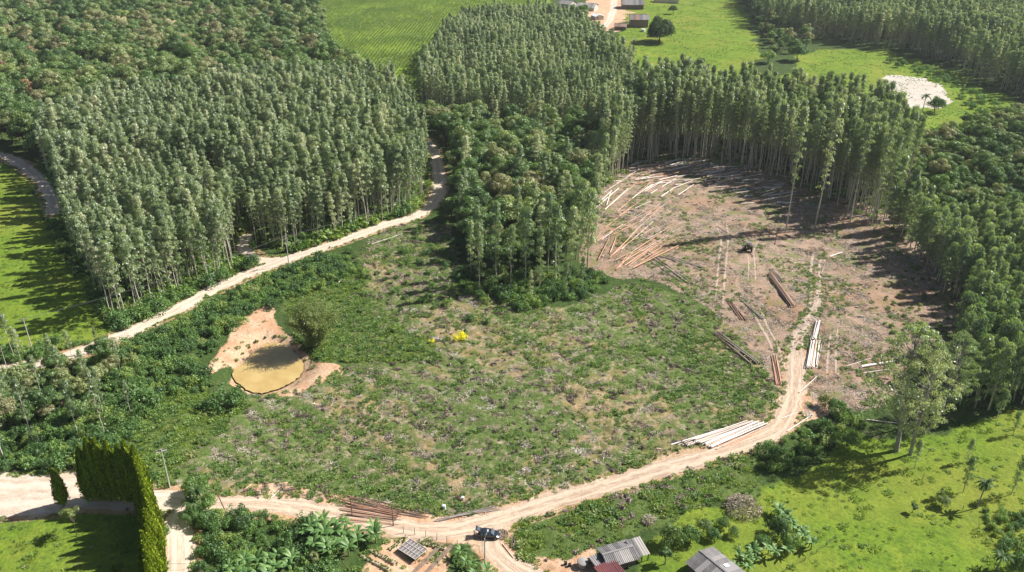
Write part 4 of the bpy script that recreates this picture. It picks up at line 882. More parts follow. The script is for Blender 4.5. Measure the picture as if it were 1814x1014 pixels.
# ---------------------------------------------------------------- cypress hedge trees
def cypress_meshes(H, rad, n, i):
    b = MB(); f = rng.uniform(0, 1, n) ** .8; a = rng.uniform(0, 6.28, n)
    prof = np.interp(f, [0, .05, .3, .6, .85, 1], [.55, .88, 1.0, .74, .34, .02]) * rad * (1 + .16 * np.sin(a * 5 + i + f * 6) + .08 * np.sin(a * 11 + f * 15))
    r = prof * rng.uniform(.78, 1.05, n); P = np.stack([np.cos(a) * r, np.sin(a) * r, .9 + f * (H - .9)], 1)
    A = np.stack([np.cos(a) * .35, np.sin(a) * .35, np.ones(n)], 1) + rng.normal(0, .22, (n, 3)); N = np.stack([np.cos(a), np.sin(a), np.full(n, .3)], 1) + rng.normal(0, .3, (n, 3))
    b.leaves(P, A, N, rng.uniform(.45, .9, n), rng.uniform(.18, .3, n))
    ff = np.array([.07, .3, .6, .85, .97]); t0 = [np.interp(q, [0, .05, .3, .6, .85, 1], [.55, .88, 1.0, .74, .34, .02]) * rad * .86 for q in ff]; b.tube([(0, 0, .9 + q * (H - .9)) for q in ff], t0, 9)  # solid inner core, added to stop light leaking through the loose foliage
    t = MB().tube([(0, 0, 0), (0, 0, H * .5), (0, 0, H * .85)], [.17, .12, .04], 6); return t.mesh('trunk', M['bark']), b.mesh('foliage', M['cypress'])
CYP = [cypress_meshes(14.0, 1.75, 5200, i) for i in range(4)]
row = [tuple(at(*q)[:2]) for q in [(166, 887), (240, 890), (255, 897), (270, 940), (280, 1000), (284, 1060), (286, 1150), (288, 1300)]]
C = resample(row, .5); acc = 0; last = C[0]; n_ = 0
for c in C:
    if n_ == 0 or np.hypot(*(c - last)) >= 1.6:
        sc = rng.uniform(.86, 1.10); back = n_ < 6
        e, t_, f_ = plant_tree('cypress_tree', CYP[n_ % 4], c[0] + rng.normal(0, .1), c[1] + rng.normal(0, .1), sc,
            'tall column cypress in the back row of the hedge, its shaded side towards the lawn' if back else 'tall column cypress in the sunlit row along the lane', 'tree', 'cypress trees behind the lawn' if back else 'cypress trees along the lane', cname='foliage', tilt=.012)
        last = c; n_ += 1
p = at(114, 896); plant_tree('cypress_tree', cypress_meshes(9.0, 1.25, 2200, 3), p.x, p.y, 1.0, 'single pointed cypress standing left of the hedge', 'tree', None, cname='foliage')
p = at(205, 1040); plant_tree('cypress_tree', CYP[1], p.x, p.y, .36, 'small cypress tip at the bottom edge of the lawn', 'tree', None, cname='foliage')

# ---------------------------------------------------------------- banana plants and palms
def blade(L, Wd, n=5, droop=1.0, mat=None, name='leaf', rise=1.0):
    v = []; f = []
    for k in range(n + 1):
        u = k / n; x = L * (u * .75); z = rise * L * (.75 * u - .62 * droop * u * u); ww = Wd * math.sin(math.pi * min(.98, .08 + u * .9)) ** .7 / 2
        v += [(x, -ww, z - ww * .25), (x, 0, z), (x, ww, z - ww * .25)]
    for k in range(n): a = k * 3; f += [(a, a + 3, a + 4, a + 1), (a + 1, a + 4, a + 5, a + 2)]
    b = MB(); b.add(v, f); return b.mesh(name, mat)
BLD = [blade(2.5, .62, 5, d, M['banana'], 'leaf', r_) for d, r_ in ((.7, 1.3), (.9, 1.1), (1.05, .9))]
bst = MB().tube([(0, 0, 0), (.03, 0, 1.0), (.05, 0, 2.0)], [.16, .13, .08], 6).mesh('stem', M['bamboo'])
def banana(x, y, s_, label, group):
    e = empty('banana_plant', (x, y, tz(x, y)), rng.uniform(0, 6), s_); tag(e, label, 'banana plant', group); mobj('stem', bst, e)
    k = random.randint(7, 9)
    for i in range(k): mobj('leaf', BLD[i % 3], e, (.03, 0, 1.7 + .05 * i), i * 2.4 + rng.uniform(-.3, .3), rng.uniform(.75, 1.1))
def bananas(poly_px, sp, s, label, group):
    P = in_poly_points(wpoly(poly_px), sp, .4); P = P[road_dist(P) > .8]
    for x, y in P: banana(x, y, rng.uniform(*s), label, group)
bananas([(530, 945), (560, 925), (620, 930), (660, 945), (690, 965), (640, 975), (600, 995), (560, 985)], 1.9, (.8, 1.2), 'banana plant in the grove beside the vegetable garden', 'banana plants beside the garden')
bananas([(380, 1005), (460, 985), (520, 1000), (530, 1050), (400, 1090)], 2.3, (.8, 1.15), 'banana plant near the bottom edge, left of the bright green tree', 'banana plants at the lower edge')
for i in range(16):
    p = at(1375 + 60 * i / 15 + rng.uniform(-3, 3), 912 + 62 * i / 15); banana(p.x, p.y, rng.uniform(.7, .95), 'banana plant in the diagonal row along the lower meadow', 'banana plants in the diagonal row')
bananas([(1285, 1000), (1330, 985), (1400, 975), (1400, 992), (1330, 1015), (1295, 1030)], 1.9, (.65, .95), 'banana plant beside the right barn', 'banana plants beside the right barn')
bananas([(795, 975), (840, 985), (880, 1030), (820, 1050)], 2.6, (.7, 1.0), 'broad leaved plant below the street lamp', 'broad leaved plants below the street lamp')
bananas([(1760, 355), (1814, 345), (1850, 370), (1800, 380)], 3.0, (1.2, 1.7), 'banana plant at the far right behind the rim trees', 'banana plants at the far right')
PB = blade(2.6, .5, 6, 1.25, M['palm'], 'frond', 1.0)
def palm(px, py, H, label, s_=1.0, n=18):
    p = at(px, py); e = empty('palm_tree', p, 0, s_); tag(e, label, 'palm'); MB().tube([(0, 0, 0), (.1, 0, H * .5), (.25, 0, H)], [.17, .13, .11], 7).build('trunk', M['greybark'], e)
    for i in range(n): o = mobj('frond', PB, e, (.25, 0, H), i * 2.4, rng.uniform(.8, 1.1)); o.rotation_euler[1] = rng.uniform(-.35, .55)
palm(1731, 900, 6.0, 'dark crowned palm standing alone in the lower right meadow')
palm(352, 905, 4.6, 'palm like tree with spread fronds at the lane corner', 1.1, 22); palm(340, 915, 3.4, 'shorter palm beside the lane corner', 1.0)
palm(1628, 222, 9, 'palm below the sand patch, beyond the tall stand', 1.5); palm(1765, 1010, 3, 'low palm casting a dark shadow near the lower right', 1.1)
#PART3
# ---------------------------------------------------------------- felled logs, each one an object
def log_mesh(mat, i):
    n = 7; b = MB(); xs = np.linspace(-.5, .5, 5); r = [1.0, .93, .84, .74, .62]; th = np.arange(n) * 2 * math.pi / n
    oy = rng.normal(0, .25, 5); v = np.concatenate([np.column_stack([np.full(n, x), np.cos(th) * q * rng.uniform(.92, 1.06) + o_, np.sin(th) * q]) for x, q, o_ in zip(xs, r, oy)])
    f = [(k * n + j, k * n + (j + 1) % n, (k + 1) * n + (j + 1) % n, (k + 1) * n + j) for k in range(4) for j in range(n)] + [tuple(range(n)), tuple(range(4 * n, 5 * n))[::-1]]
    b.add(v, f); return b.mesh('log', mat, True)
LOGM = {k: [log_mesh(M[k], i) for i in range(4)] for k in ('log_white', 'log_orange', 'log_brown', 'log_grey')}
def log(ax, ay, bx, by, r, mat, label, group=None, lift=0.0, name='felled_log'):
    """butt at pixel a, tip at pixel b, lying on the ground"""
    p, q = at(ax, ay), at(bx, by); p.z += r + lift + .05; q.z += r * .7 + lift + .05; d = q - p
    o = bpy.data.objects.new(name, random.choice(LOGM[mat])); COL.objects.link(o); o.location = (p + q) / 2
    o.rotation_mode = 'QUATERNION'; o.rotation_quaternion = d.to_track_quat('X', 'Z'); o.scale = (d.length, r, r)
    return tag(o, label, 'log', group)
def pile(a0, a1, b0, b1, n, r, mat, label, group, jit=4, layers=1, name='felled_log'):
    for k in range(n):
        f = (k + .5) / n + random.uniform(-.04, .04); u = random.uniform(-jit, jit); v = random.uniform(-jit, jit)
        m = random.choice(mat) if isinstance(mat, (list, tuple)) else mat
        log(a0[0] + (a1[0] - a0[0]) * f + u, a0[1] + (a1[1] - a0[1]) * f + random.uniform(-1, 1), b0[0] + (b1[0] - b0[0]) * f + v, b0[1] + (b1[1] - b0[1]) * f + random.uniform(-1, 1),
            r * random.uniform(.75, 1.25), m, label, group, lift=(k % layers) * r * 1.7, name=name)
pile((612, 878), (606, 925), (708, 905), (700, 930), 24, .085, ['log_brown', 'log_brown', 'log_orange'], 'reddish brown pole in the big fanned pile beside the track', 'reddish poles in the fanned pile', 9, 2)
pile((640, 876), (612, 900), (762, 908), (755, 920), 12, .08, ['log_brown', 'log_grey'], 'thin grey brown pole on top of the fanned pile', 'grey brown poles on the fanned pile', 11, 2)
pile((770, 926), (800, 918), (872, 898), (884, 903), 9, .11, 'log_grey', 'thin grey pole lying along the track edge near the car', 'grey poles at the track edge', 5, 2)
pile((1226, 781), (1266, 797), (1322, 747), (1362, 752), 17, .19, 'log_white', 'thick white debarked log in the bright pile beside the track', 'white logs in the bright pile', 5, 2)
pile((1190, 790), (1228, 790), (1290, 755), (1310, 758), 6, .14, 'log_white', 'pale pole behind the bright white pile', 'pale poles behind the white pile', 5, 1)
pile((1240, 795), (1300, 790), (1335, 770), (1370, 757), 5, .10, 'log_orange', 'thin peeled pole in front of the white pile', 'peeled poles before the white pile', 4, 1)
pile((1436, 604), (1446, 604), (1445, 570), (1452, 572), 6, .22, 'log_white', 'white log in the upper stack beside the ruts', 'white logs in the upper stack', 1.5, 2)
pile((1426, 653), (1442, 654), (1436, 606), (1448, 606), 9, .20, ['log_white', 'log_white', 'log_orange'], 'white log in the lower stack beside the ruts', 'white logs in the lower stack', 2, 2)
pile((1448, 655), (1444, 640), (1458, 610), (1452, 590), 3, .10, 'log_white', 'loose white pole right of the stack', 'loose poles right of the stack', 2)
pile((1400, 546), (1413, 545), (1358, 488), (1368, 484), 9, .20, ['log_brown', 'log_orange', 'log_grey'], 'reddish log in the slanted pile below the tractor', 'reddish logs in the slanted pile', 2, 2)
pile((1382, 500), (1388, 498), (1362, 478), (1368, 476), 3, .14, 'log_grey', 'short grey log at the head of the slanted pile', 'short grey logs', 1)
pile((1350, 566), (1356, 566), (1308, 530), (1316, 532), 4, .13, 'log_grey', 'dark grey pole lying across the middle of the clearing', 'dark poles in the middle of the clearing', 1)
pile((1310, 567), (1322, 570), (1285, 530), (1294, 530), 4, .15, 'log_brown', 'brown pole in the short row left of the ruts', 'brown poles in the short row', 1)
pile((1328, 650), (1346, 645), (1262, 592), (1272, 590), 6, .17, ['log_grey', 'log_grey', 'log_brown'], 'weathered dark log in the long row at the field edge', 'weathered logs at the field edge', 3, 2)
pile((1374, 682), (1384, 684), (1364, 632), (1374, 628), 5, .14, ['log_brown', 'log_orange'], 'thin brown pole beside the track entrance', 'thin poles beside the track entrance', 2)
pile((1205, 500), (1235, 505), (1140, 455), (1150, 445), 4, .15, 'log_grey', 'old dark pole below the orange ones', 'old dark poles', 3)
pile((1238, 470), (1248, 478), (1160, 455), (1180, 452), 5, .13, 'log_grey', 'grey pole crossing the lower left clearing', 'grey poles lower left in the clearing', 4)
# freshly felled orange stems at the left of the clearing (butt, tip)
ZO = [(250, 720, 590, 550), (230, 700, 650, 480), (245, 910, 475, 675), (250, 905, 480, 730), (145, 930, 240, 740), (245, 870, 295, 740), (300, 1010, 400, 880), (320, 1000, 440, 870), (370, 975, 680, 760), (450, 940, 715, 750),
      (460, 990, 690, 840), (440, 1005, 830, 810), (420, 880, 640, 760), (90, 800, 165, 700), (400, 990, 560, 860), (480, 985, 640, 870), (350, 960, 520, 850), (110, 780, 240, 690), (510, 930, 700, 800), (290, 940, 420, 870)]
for a in ZO: log(1030 + a[0] / 4.83, 270 + a[1] / 4.83, 1030 + a[2] / 4.83, 270 + a[3] / 4.83, random.uniform(.12, .19), 'log_orange', 'fresh orange stem felled at the left side of the clearing', 'fresh orange stems left of the clearing', lift=random.choice((0, .2, .4)))
ZW = [(100, 500, 320, 310), (90, 490, 260, 330), (200, 500, 400, 315), (215, 460, 250, 340), (540, 345, 700, 250), (560, 310, 690, 255), (680, 385, 790, 310), (790, 310, 950, 245), (830, 370, 960, 280), (590, 360, 650, 320), (690, 300, 810, 225), (530, 330, 640, 275)]
for a in ZW: log(1030 + a[0] / 4.83, 270 + a[1] / 4.83, 1030 + a[2] / 4.83, 270 + a[3] / 4.83, random.uniform(.16, .26), 'log_white', 'long white stem felled at the back of the clearing', 'long white stems at the back of the clearing', lift=random.choice((0, .2)))
for k in range(150):
    x = random.uniform(1085, 1400); y = random.uniform(288, 330) + max(0, (x - 1250)) * .25 + random.uniform(-4, 26) * (x > 1300); l = random.uniform(10, 34)
    log(x, y, x + l, y - l * random.uniform(-.05, .35), random.uniform(.12, .24), random.choice(['log_white', 'log_white', 'log_white', 'log_orange']), 'short pale slash pole in the shade below the tall stand', 'pale slash poles below the tall stand', lift=random.uniform(0, .3))
for k in range(26):
    x, y = random.uniform(1050, 1170), random.uniform(345, 455); l = random.uniform(25, 75); sl_ = random.uniform(.45, .95)
    log(x, y, x + l, y - l * sl_, random.uniform(.07, .13), random.choice(['log_orange', 'log_orange', 'log_white', 'log_grey']), 'thin peeled pole in the loose fan left of the clearing', 'thin poles in the loose fan', lift=random.uniform(0, .3))
for a in [((1415, 697), (1447, 668), .18, 'single white log lying across the track bend'), ((1525, 652), (1586, 641), .34, 'thick white log on the grass below the slope'), ((1500, 650), (1560, 630), .12, 'thin pale log above the thick white one'),
          ((1530, 662), (1575, 655), .12, 'thin pale log under the thick white one'), ((1535, 745), (1590, 751), .16, 'pale log at the foot of the large eucalyptus pair'), ((1512, 708), (1545, 706), .14, 'short pale log on the bank beside the green tree'),
          ((1452, 398), (1444, 404), .12, 'short log at the base of the standing eucalyptus'), ((1470, 456), (1492, 448), .2, 'pale forked log on the upper clearing'), ((1455, 485), (1462, 468), .1, 'thin pale stick right of the ruts'),
          ((598, 505), (622, 468), .12, 'pale leaning pole in the upper field corner'), ((1560, 452), (1572, 468), .13, 'orange log on the shaded rim of the clearing'), ((660, 433), (713, 415), .1, 'thin pale pole beside the road below the plantation'),
          ((1270, 402), (1318, 432), .13, 'dark long stem lying up to the tractor'), ((480, 884), (496, 868), .1, 'short white stick on the bare yard'), ((1310, 788), (1385, 766), .08, 'thin peeled pole at the track edge'),
          ((1205, 838), (1245, 822), .1, 'pale pole on the lower track edge'), ((985, 905), (1000, 899), .08, 'small pale stick by the track'), ((1385, 742), (1412, 732), .1, 'pale pole at the right track edge'), ((1395, 765), (1435, 738), .13, 'pale log among the brush at the bend'), ((890, 965), (910, 990), .10, 'broken pole beside the junction'), ((100, 405), (124, 400), .13, 'white fallen stem at the edge of the left plantation')]:
    log(*a[0], *a[1], a[2], 'log_orange' if 'orange' in a[3] or 'broken' in a[3] else ('log_grey' if 'dark' in a[3] else 'log_white'), a[3])
for x, y, s_, lab in [(1152, 414, .8, 'pale brush heap left in the clearing'), (1284, 384, .9, 'pale brush heap at the top of the clearing'), (1358, 463, .9, 'pale brush heap right of the tractor'), (1465, 494, .9, 'pale brush heap right of the ruts'), (1420, 527, 1.0, 'pale brush heap beside the slanted log pile'), (1403, 510, .8, 'pale brush heap above the slanted pile end'),
                     (1262, 408, .8, 'pale brush heap left of the tractor'), (1245, 400, .7, 'small pale brush heap near the top ruts'), (1275, 560, .8, 'pale brush heap at the field corner'), (1320, 585, .8, 'pale brush heap among the dark poles'), (1430, 735, 1.1, 'whitish brush heap at the track bend'), (1445, 722, .9, 'smaller whitish brush heap at the track bend'), (1272, 438, .6, 'small pale heap on the green patch')]:
    bush(x, y, s_, lab, PALEHEAP[0], 'brush_heap', 'brush heap', zs=.7)

# ---------------------------------------------------------------- poles, lamp, wires
def insul(b, x, z, y=0): b.tube([(x, y, z), (x, y, z + .22)], [.07, .05], 6)
def pole_top(px, py, H): return at(px, py) + Vector((0, 0, H))
def utility_pole(px, py, H, label, rz, arms=1, r=.16, mat='concrete'):
    p = at(px, py); e = empty('utility_pole', p, rz); tag(e, label, 'utility pole')
    MB().tube([(0, 0, 0), (0, 0, H)], [r, r * .62], 8).build('pole', M[mat], e)
    for k in range(arms):
        a = MB().box((0, .16, H - .35 - k * .9), (2.1, .11, .14)).build('crossarm', M['wood'], e)
        for x in (-.95, -.35, .35, .95): b = MB(); insul(b, x, H - .28 - k * .9, .16); b.build('insulator', M['concrete'], a)
    return e, p
P1 = utility_pole(301, 864, 9.5, 'pale utility pole with crossarms above the road junction at the left', .5, 1); MB().box((0, .17, 8.95), (1.9, .5, .10)).build('bracket', M['concrete'], P1[0]); MB().tube([(0, .1, 7.2), (-.7, .1, 7.3)], [.03, .03], 5).build('lamp_arm', M['steel'], P1[0]); MB().box((-.85, .1, 7.3), (.4, .2, .1)).build('lamp_head', M['chrome'], P1[0])
P2 = utility_pole(512, 470, 10.0, 'utility pole at the road edge opposite the farm entrance', 1.05, 2)
P3 = utility_pole(784, 360, 8.0, 'thin utility pole where the road enters the trees', 1.2, 1, .11)
P0 = utility_pole(61, 632, 11.0, 'utility pole rising from the bushes at the left meadow', 1.0, 1)
def wire(p, q, sag, label, group):
    pts = [tuple(p.lerp(q, f) - Vector((0, 0, sag * 4 * f * (1 - f)))) for f in np.linspace(0, 1, 13)]
    tag(MB().tube(pts, [.013] * 13, 3, cap=False).build('power_line', M['wire']), label, 'power line', group)
c0, c2, c3, c1 = P0[1] + Vector((0, 0, 10.9)), P2[1] + Vector((0, 0, 9.9)), P3[1] + Vector((0, 0, 7.9)), P1[1] + Vector((0, 0, 9.4))
for o_, w_ in ((-.9, 'upper'), (0, 'middle'), (.9, 'lower')):
    off = Vector((o_ * .5, o_ * .85, 0)); wire(c0 + off, c2 + off, 1.6, 'thin power line strung between the two left utility poles, ' + w_ + ' wire', None); wire(c2 + off, c3 + off, 1.8, 'thin power line along the road towards the trees, ' + w_ + ' wire', None)
def post(px, py, H, label, r=.12, mat='wood', lean=(0, 0)):
    p = at(px, py); o = MB().tube([(0, 0, 0), (lean[0], lean[1], H)], [r, r * .8], 7); b = o.build('wooden_post', M[mat], None, p); tag(b, label, 'post'); return b
post(624, 912, 4.2, 'tall wooden post at the left end of the fanned pole pile'); post(697, 932, 5.2, 'tall dark wooden post in front of the fanned pole pile'); post(402, 912, 5.0, 'leaning dark post beside the lane corner bushes', lean=(-1.0, 0)); post(1372, 434, 6.0, 'short dead stem standing in the clearing right of the tractor', .12, 'bark', (.4, 0))
post(75, 792, 4.5, 'thin bare stem in the left scrub', .07, 'greybark', (-.6, 0))
def street_lamp(px, py, H):
    p = at(px, py); e = empty('street_lamp', p); tag(e, 'grey street lamp on a slim pole beside the parked car', 'street lamp')
    MB().tube([(0, 0, 0), (0, 0, H)], [.13, .09], 8).build('pole', M['concrete'], e); MB().tube([(0, 0, H - .1), (.25, .3, H + .5), (.5, .9, H + .75)], [.04, .035, .03], 6).build('arm', M['concrete'], e)
    MB().box((.58, 1.15, H + .76), (.28, .6, .14)).build('lamp_head', M['chrome'], e)
street_lamp(859, 991, 5.0)

# ---------------------------------------------------------------- car with raised tailgate, person, tractor
def car():
    p = at(866, 951); e = empty('parked_car', p + Vector((0, 0, .06)), R(-6)); tag(e, 'dark hatchback with its tailgate raised, parked on the pale junction', 'car')
    # cross sections along x: (x, half width, sill z, beltline z, roof z, roof half width)
    sec = [(-2.02, .70, .45, .72, .78, .62), (-1.92, .82, .30, .88, .94, .70), (-1.55, .87, .28, .95, 1.38, .58), (-.9, .88, .26, .97, 1.50, .60), (0.0, .88, .26, .96, 1.50, .60), (.45, .88, .26, .95, 1.42, .58), (1.05, .88, .27, .92, .98, .74), (1.6, .85, .28, .84, .88, .68), (1.98, .74, .32, .66, .70, .58), (2.06, .62, .40, .56, .60, .5)]
    v = []; n = 8
    for x, hw, s0, be, ro, rw in sec: v += [(x, -hw * .92, s0), (x, -hw, (s0 + be) / 2), (x, -hw * .97, be), (x, -rw, ro), (x, rw, ro), (x, hw * .97, be), (x, hw, (s0 + be) / 2), (x, hw * .92, s0)]
    f = [(k * n + j, (k + 1) * n + j, (k + 1) * n + (j + 1) % n, k * n + (j + 1) % n) for k in range(len(sec) - 1) for j in range(n)] + [tuple(range(n)), tuple(range((len(sec) - 1) * n, len(sec) * n))[::-1]]
    b = MB(); b.add(v, f); body = b.build('body', M['carpaint'], e, smooth=False)
    def pane(name, q, off): c = np.mean(q, 0); q = c + (np.array(q) - c) * .9 + np.array(off); g = MB(); g.add(q, [(0, 1, 2, 3)]); return g.build(name, M['glass'], e)
    pane('windshield', [(.45, -.58, 1.42), (1.05, -.74, .98), (1.05, .74, .98), (.45, .58, 1.42)], (.012, 0, .018))
    for s_ in (-1, 1):
        for xa, xb in ((-.85, -.05), (.02, .42), (-1.5, -.95)): pane('side_window', [(xa, s_ * .87, .99), (xb, s_ * .87, .98), (xb, s_ * .61, 1.45), (xa, s_ * .61, 1.45 if xa > -1.2 else 1.40)], (0, s_ * .02, .006))
        h = MB().box((1.99, s_ * .55, .66), (.16, .30, .13)); h.build('headlight', M['chrome'], e); MB().box((-1.93, s_ * .68, .80), (.12, .18, .26)).build('tail_light', M['redlamp'], e)
        m = MB().box((.62, s_ * .98, 1.0), (.16, .18, .13)); m.build('wing_mirror', M['carpaint'], e)
        for x in (-1.28, 1.3):
            wv = MB().tube([(x, s_ * .70, .31), (x, s_ * .90, .31)], [.31, .31], 14).build('wheel', M['black'], e); MB().tube([(x, s_ * .895, .31), (x, s_ * .912, .31)], [.19, .19], 10).build('rim', M['steel'], wv)
    tg = MB().box((-1.98, 0, 1.72), (1.05, 1.15, .06), rot=Matrix.Rotation(R(22), 3, 'Y')).build('tailgate', M['carpaint'], e)
    MB().box((-1.90, 0, 1.76), (.55, .95, .03), rot=Matrix.Rotation(R(22), 3, 'Y')).build('rear_window', M['glass'], tg)
    MB().box((-1.80, 0, .98), (.30, 1.1, .50)).build('boot_shade_block', M['dark'], e); MB().box((2.04, 0, .40), (.10, 1.0, .16)).build('bumper', M['black'], e)  # near-black block painted in for the shade inside the open boot
car()
def person():
    p = at(840.5, 954); V = [(0, 0, .95), (0, 0, 1.2), (0, 0, 1.42), (.02, 0, 1.53), (.03, 0, 1.66), (-.10, .0, .90), (-.11, .02, .50), (-.11, -.02, .08), (-.11, .12, .04), (.10, 0, .90), (.12, .05, .50), (.12, 0, .08), (.12, .14, .04),
         (-.20, 0, 1.40), (-.25, .12, 1.14), (-.18, .34, 1.05), (.20, 0, 1.40), (.26, .14, 1.16), (.18, .36, 1.06), (-.15, .42, 1.05), (.15, .44, 1.06)]
    E = [(0, 1), (1, 2), (2, 3), (3, 4), (0, 5), (5, 6), (6, 7), (7, 8), (0, 9), (9, 10), (10, 11), (11, 12), (2, 13), (13, 14), (14, 15), (2, 16), (16, 17), (17, 18), (15, 19), (18, 20)]
    Rd = [.15, .14, .15, .06, .105, .10, .07, .045, .04, .10, .07, .045, .04, .07, .05, .038, .07, .05, .038, .035, .035]
    me = bpy.data.meshes.new('person'); me.from_pydata(V, E, []); o = mobj('person', me, None, p + Vector((0, 0, .08)), R(-90), 1.06)
    md = o.modifiers.new('skin', 'SKIN')
    if not me.skin_vertices: me.attributes
    try:
        sv_ = me.skin_vertices[0].data
    except Exception:
        bpy.context.view_layer.objects.active = o; sv_ = me.skin_vertices[0].data
    for i, r in enumerate(Rd): sv_[i].radius = (r, r * .85)
    sv_[0].use_root = True
    sb = o.modifiers.new('sub', 'SUBSURF'); sb.levels = 1; sb.render_levels = 1
    dg = bpy.context.evaluated_depsgraph_get(); m2 = bpy.data.meshes.new_from_object(o.evaluated_get(dg)); o.modifiers.clear(); o.data = m2; m2.materials.clear()
    for k in ('skin', 'shirt', 'trousers', 'hair'): m2.materials.append(M[k])
    for q in m2.polygons:
        c = q.center; q.material_index = (2 if c.z < .96 else 1 if c.z < 1.48 and c.y < .26 else 0)
        if c.z > 1.60 and c.y < .06: q.material_index = 3
        q.use_smooth = True
    tag(o, 'person in a grey top and dark trousers standing at the raised tailgate, facing the car', 'person')
    MB().tube([(.03, -.02, 1.64), (.03, -.02, 1.80)], [.11, .07], 8).build('hair', M['hair'], o)
person()
def tractor():
    p = at(1325, 444); e = empty('tractor', p + Vector((0, 0, .05)), R(75), 1.12); tag(e, 'dark dusty tractor with a cab standing in the clearing between ruts', 'tractor')
    b = MB().box((1.1, 0, 1.25), (1.7, .85, .75)); b.build('bonnet', M['tractor'], e); MB().box((.3, 0, .85), (3.0, .6, .4)).build('chassis', M['tractor'], e)
    MB().box((-.55, 0, 2.75), (1.5, 1.5, .10)).build('cab_roof', M['steel'], e)
    for x in (-1.2, .1):
        for y in (-.65, .65): MB().tube([(x, y, 1.2), (x, y, 2.72)], [.05, .05], 5).build('cab_post', M['tractor'], e)
    MB().box((-.75, 0, 1.45), (.5, .5, .55)).build('seat', M['black'], e)
    for s_ in (-1, 1):
        w1 = MB().tube([(-.75, s_ * .72, .80), (-.75, s_ * 1.12, .80)], [.80, .80], 16).build('rear_wheel', M['black'], e); MB().tube([(-.75, s_ * 1.125, .80), (-.75, s_ * 1.15, .80)], [.42, .42], 10).build('rim', M['steel'], w1)
        w2 = MB().tube([(1.45, s_ * .62, .50), (1.45, s_ * .92, .50)], [.50, .50], 14).build('front_wheel', M['black'], e); MB().tube([(1.45, s_ * .925, .50), (1.45, s_ * .945, .50)], [.25, .25], 10).build('rim', M['steel'], w2)
        MB().box((-.75, s_ * .88, 1.66), (1.1, .45, .06)).build('mudguard', M['tractor'], e)
    MB().tube([(-1.3, 0, 1.2), (-1.9, 0, 2.6), (-3.2, .2, 3.0), (-3.6, .2, 1.6)], [.13, .12, .10, .08], 6).build('crane_boom', M['tractor'], e)
    MB().tube([(1.5, .25, 1.6), (1.5, .25, 2.3)], [.05, .05], 6).build('exhaust', M['black'], e); MB().box((2.05, 0, 1.2), (.06, .7, .5)).build('grille', M['steel'], e)
tractor()

# ---------------------------------------------------------------- buildings
def sheet_mesh(L, Wd, waves, amp=.035):
    n = waves * 2 + 1; ys = np.linspace(-Wd / 2, Wd / 2, n); z = np.where(np.arange(n) % 2, amp, -amp); v = [(x, y, q) for x in (0, L) for y, q in zip(ys, z)]
    f = [(j, n + j, n + j + 1, j + 1) for j in range(n - 1)]; b = MB(); b.add(v, f); return b
def gable(name, p, rz, L, Wd, hw, rise, roofm, wallm, label, cat='barn', sheets=1.1, over=.5, alt=None, openings=(), group=None, sheet_name='roof_sheet', windows=((-.25, .45),)):
    """ridge along local y (length L), slopes fall to +-x (width Wd)"""
    e = empty(name, p, rz); tag(e, label, cat, group)
    for s_ in (-1, 1):
        MB().box((s_ * (Wd / 2 - .08), 0, hw / 2), (.15, L, hw)).build('wall', M[wallm], e)
        b = MB(); y = s_ * (L / 2 - .08); v = [(-Wd / 2 + .16, y - .07, 0), (Wd / 2 - .16, y - .07, 0), (Wd / 2 - .16, y - .07, hw), (0, y - .07, hw + rise * .97), (-Wd / 2 + .16, y - .07, hw)]; v += [(a, c + .14, d) for a, c, d in v]
        b.add(v, [(0, 1, 2, 3, 4), (9, 8, 7, 6, 5), (0, 5, 6, 1), (1, 6, 7, 2), (4, 9, 5, 0)]); g = b.build('gable_wall', M[wallm], e)
        for fx, fw in windows: wn = MB().box((fx * Wd, y + s_ * .09, hw * .55), (fw * 2.2, .06, 1.0)).build('window', M['wall' if wallm != 'wall' else 'wood'], g); MB().box((fx * Wd, y + s_ * .13, hw * .55), (fw * 2.2 - .2, .04, .8)).build('pane', M['dark'], wn)
        sl = math.hypot(Wd / 2 + over, rise * (1 + 2 * over / Wd)); ang = math.atan2(rise, Wd / 2); k = int(round((L + 2 * over) / sheets)); sw = (L + 2 * over) / k
        me1 = sheet_mesh(sl, sw * .985, 3).mesh('roof_sheet', M[roofm]); me2 = sheet_mesh(sl, sw * .985, 3).mesh('roof_sheet', M[alt]) if alt else me1
        for i in range(k):
            o = mobj(sheet_name, me2 if (alt and random.random() < .2) else me1, e, (0, -L / 2 - over + sw * (i + .5), hw + rise + .07 + .012 * (i % 2)), 0); o.rotation_euler = (0, ang + random.uniform(-.006, .006), 0 if s_ > 0 else math.pi)
    MB().box((0, 0, hw + rise + .12), (.35, L + 2 * over, .06)).build('ridge_cap', M[roofm], e)
    MB().box((Wd / 2 + .01, -L * .2, 1.05), (.08, 1.0, 2.1)).build('door', M['wood'], e)
    return e
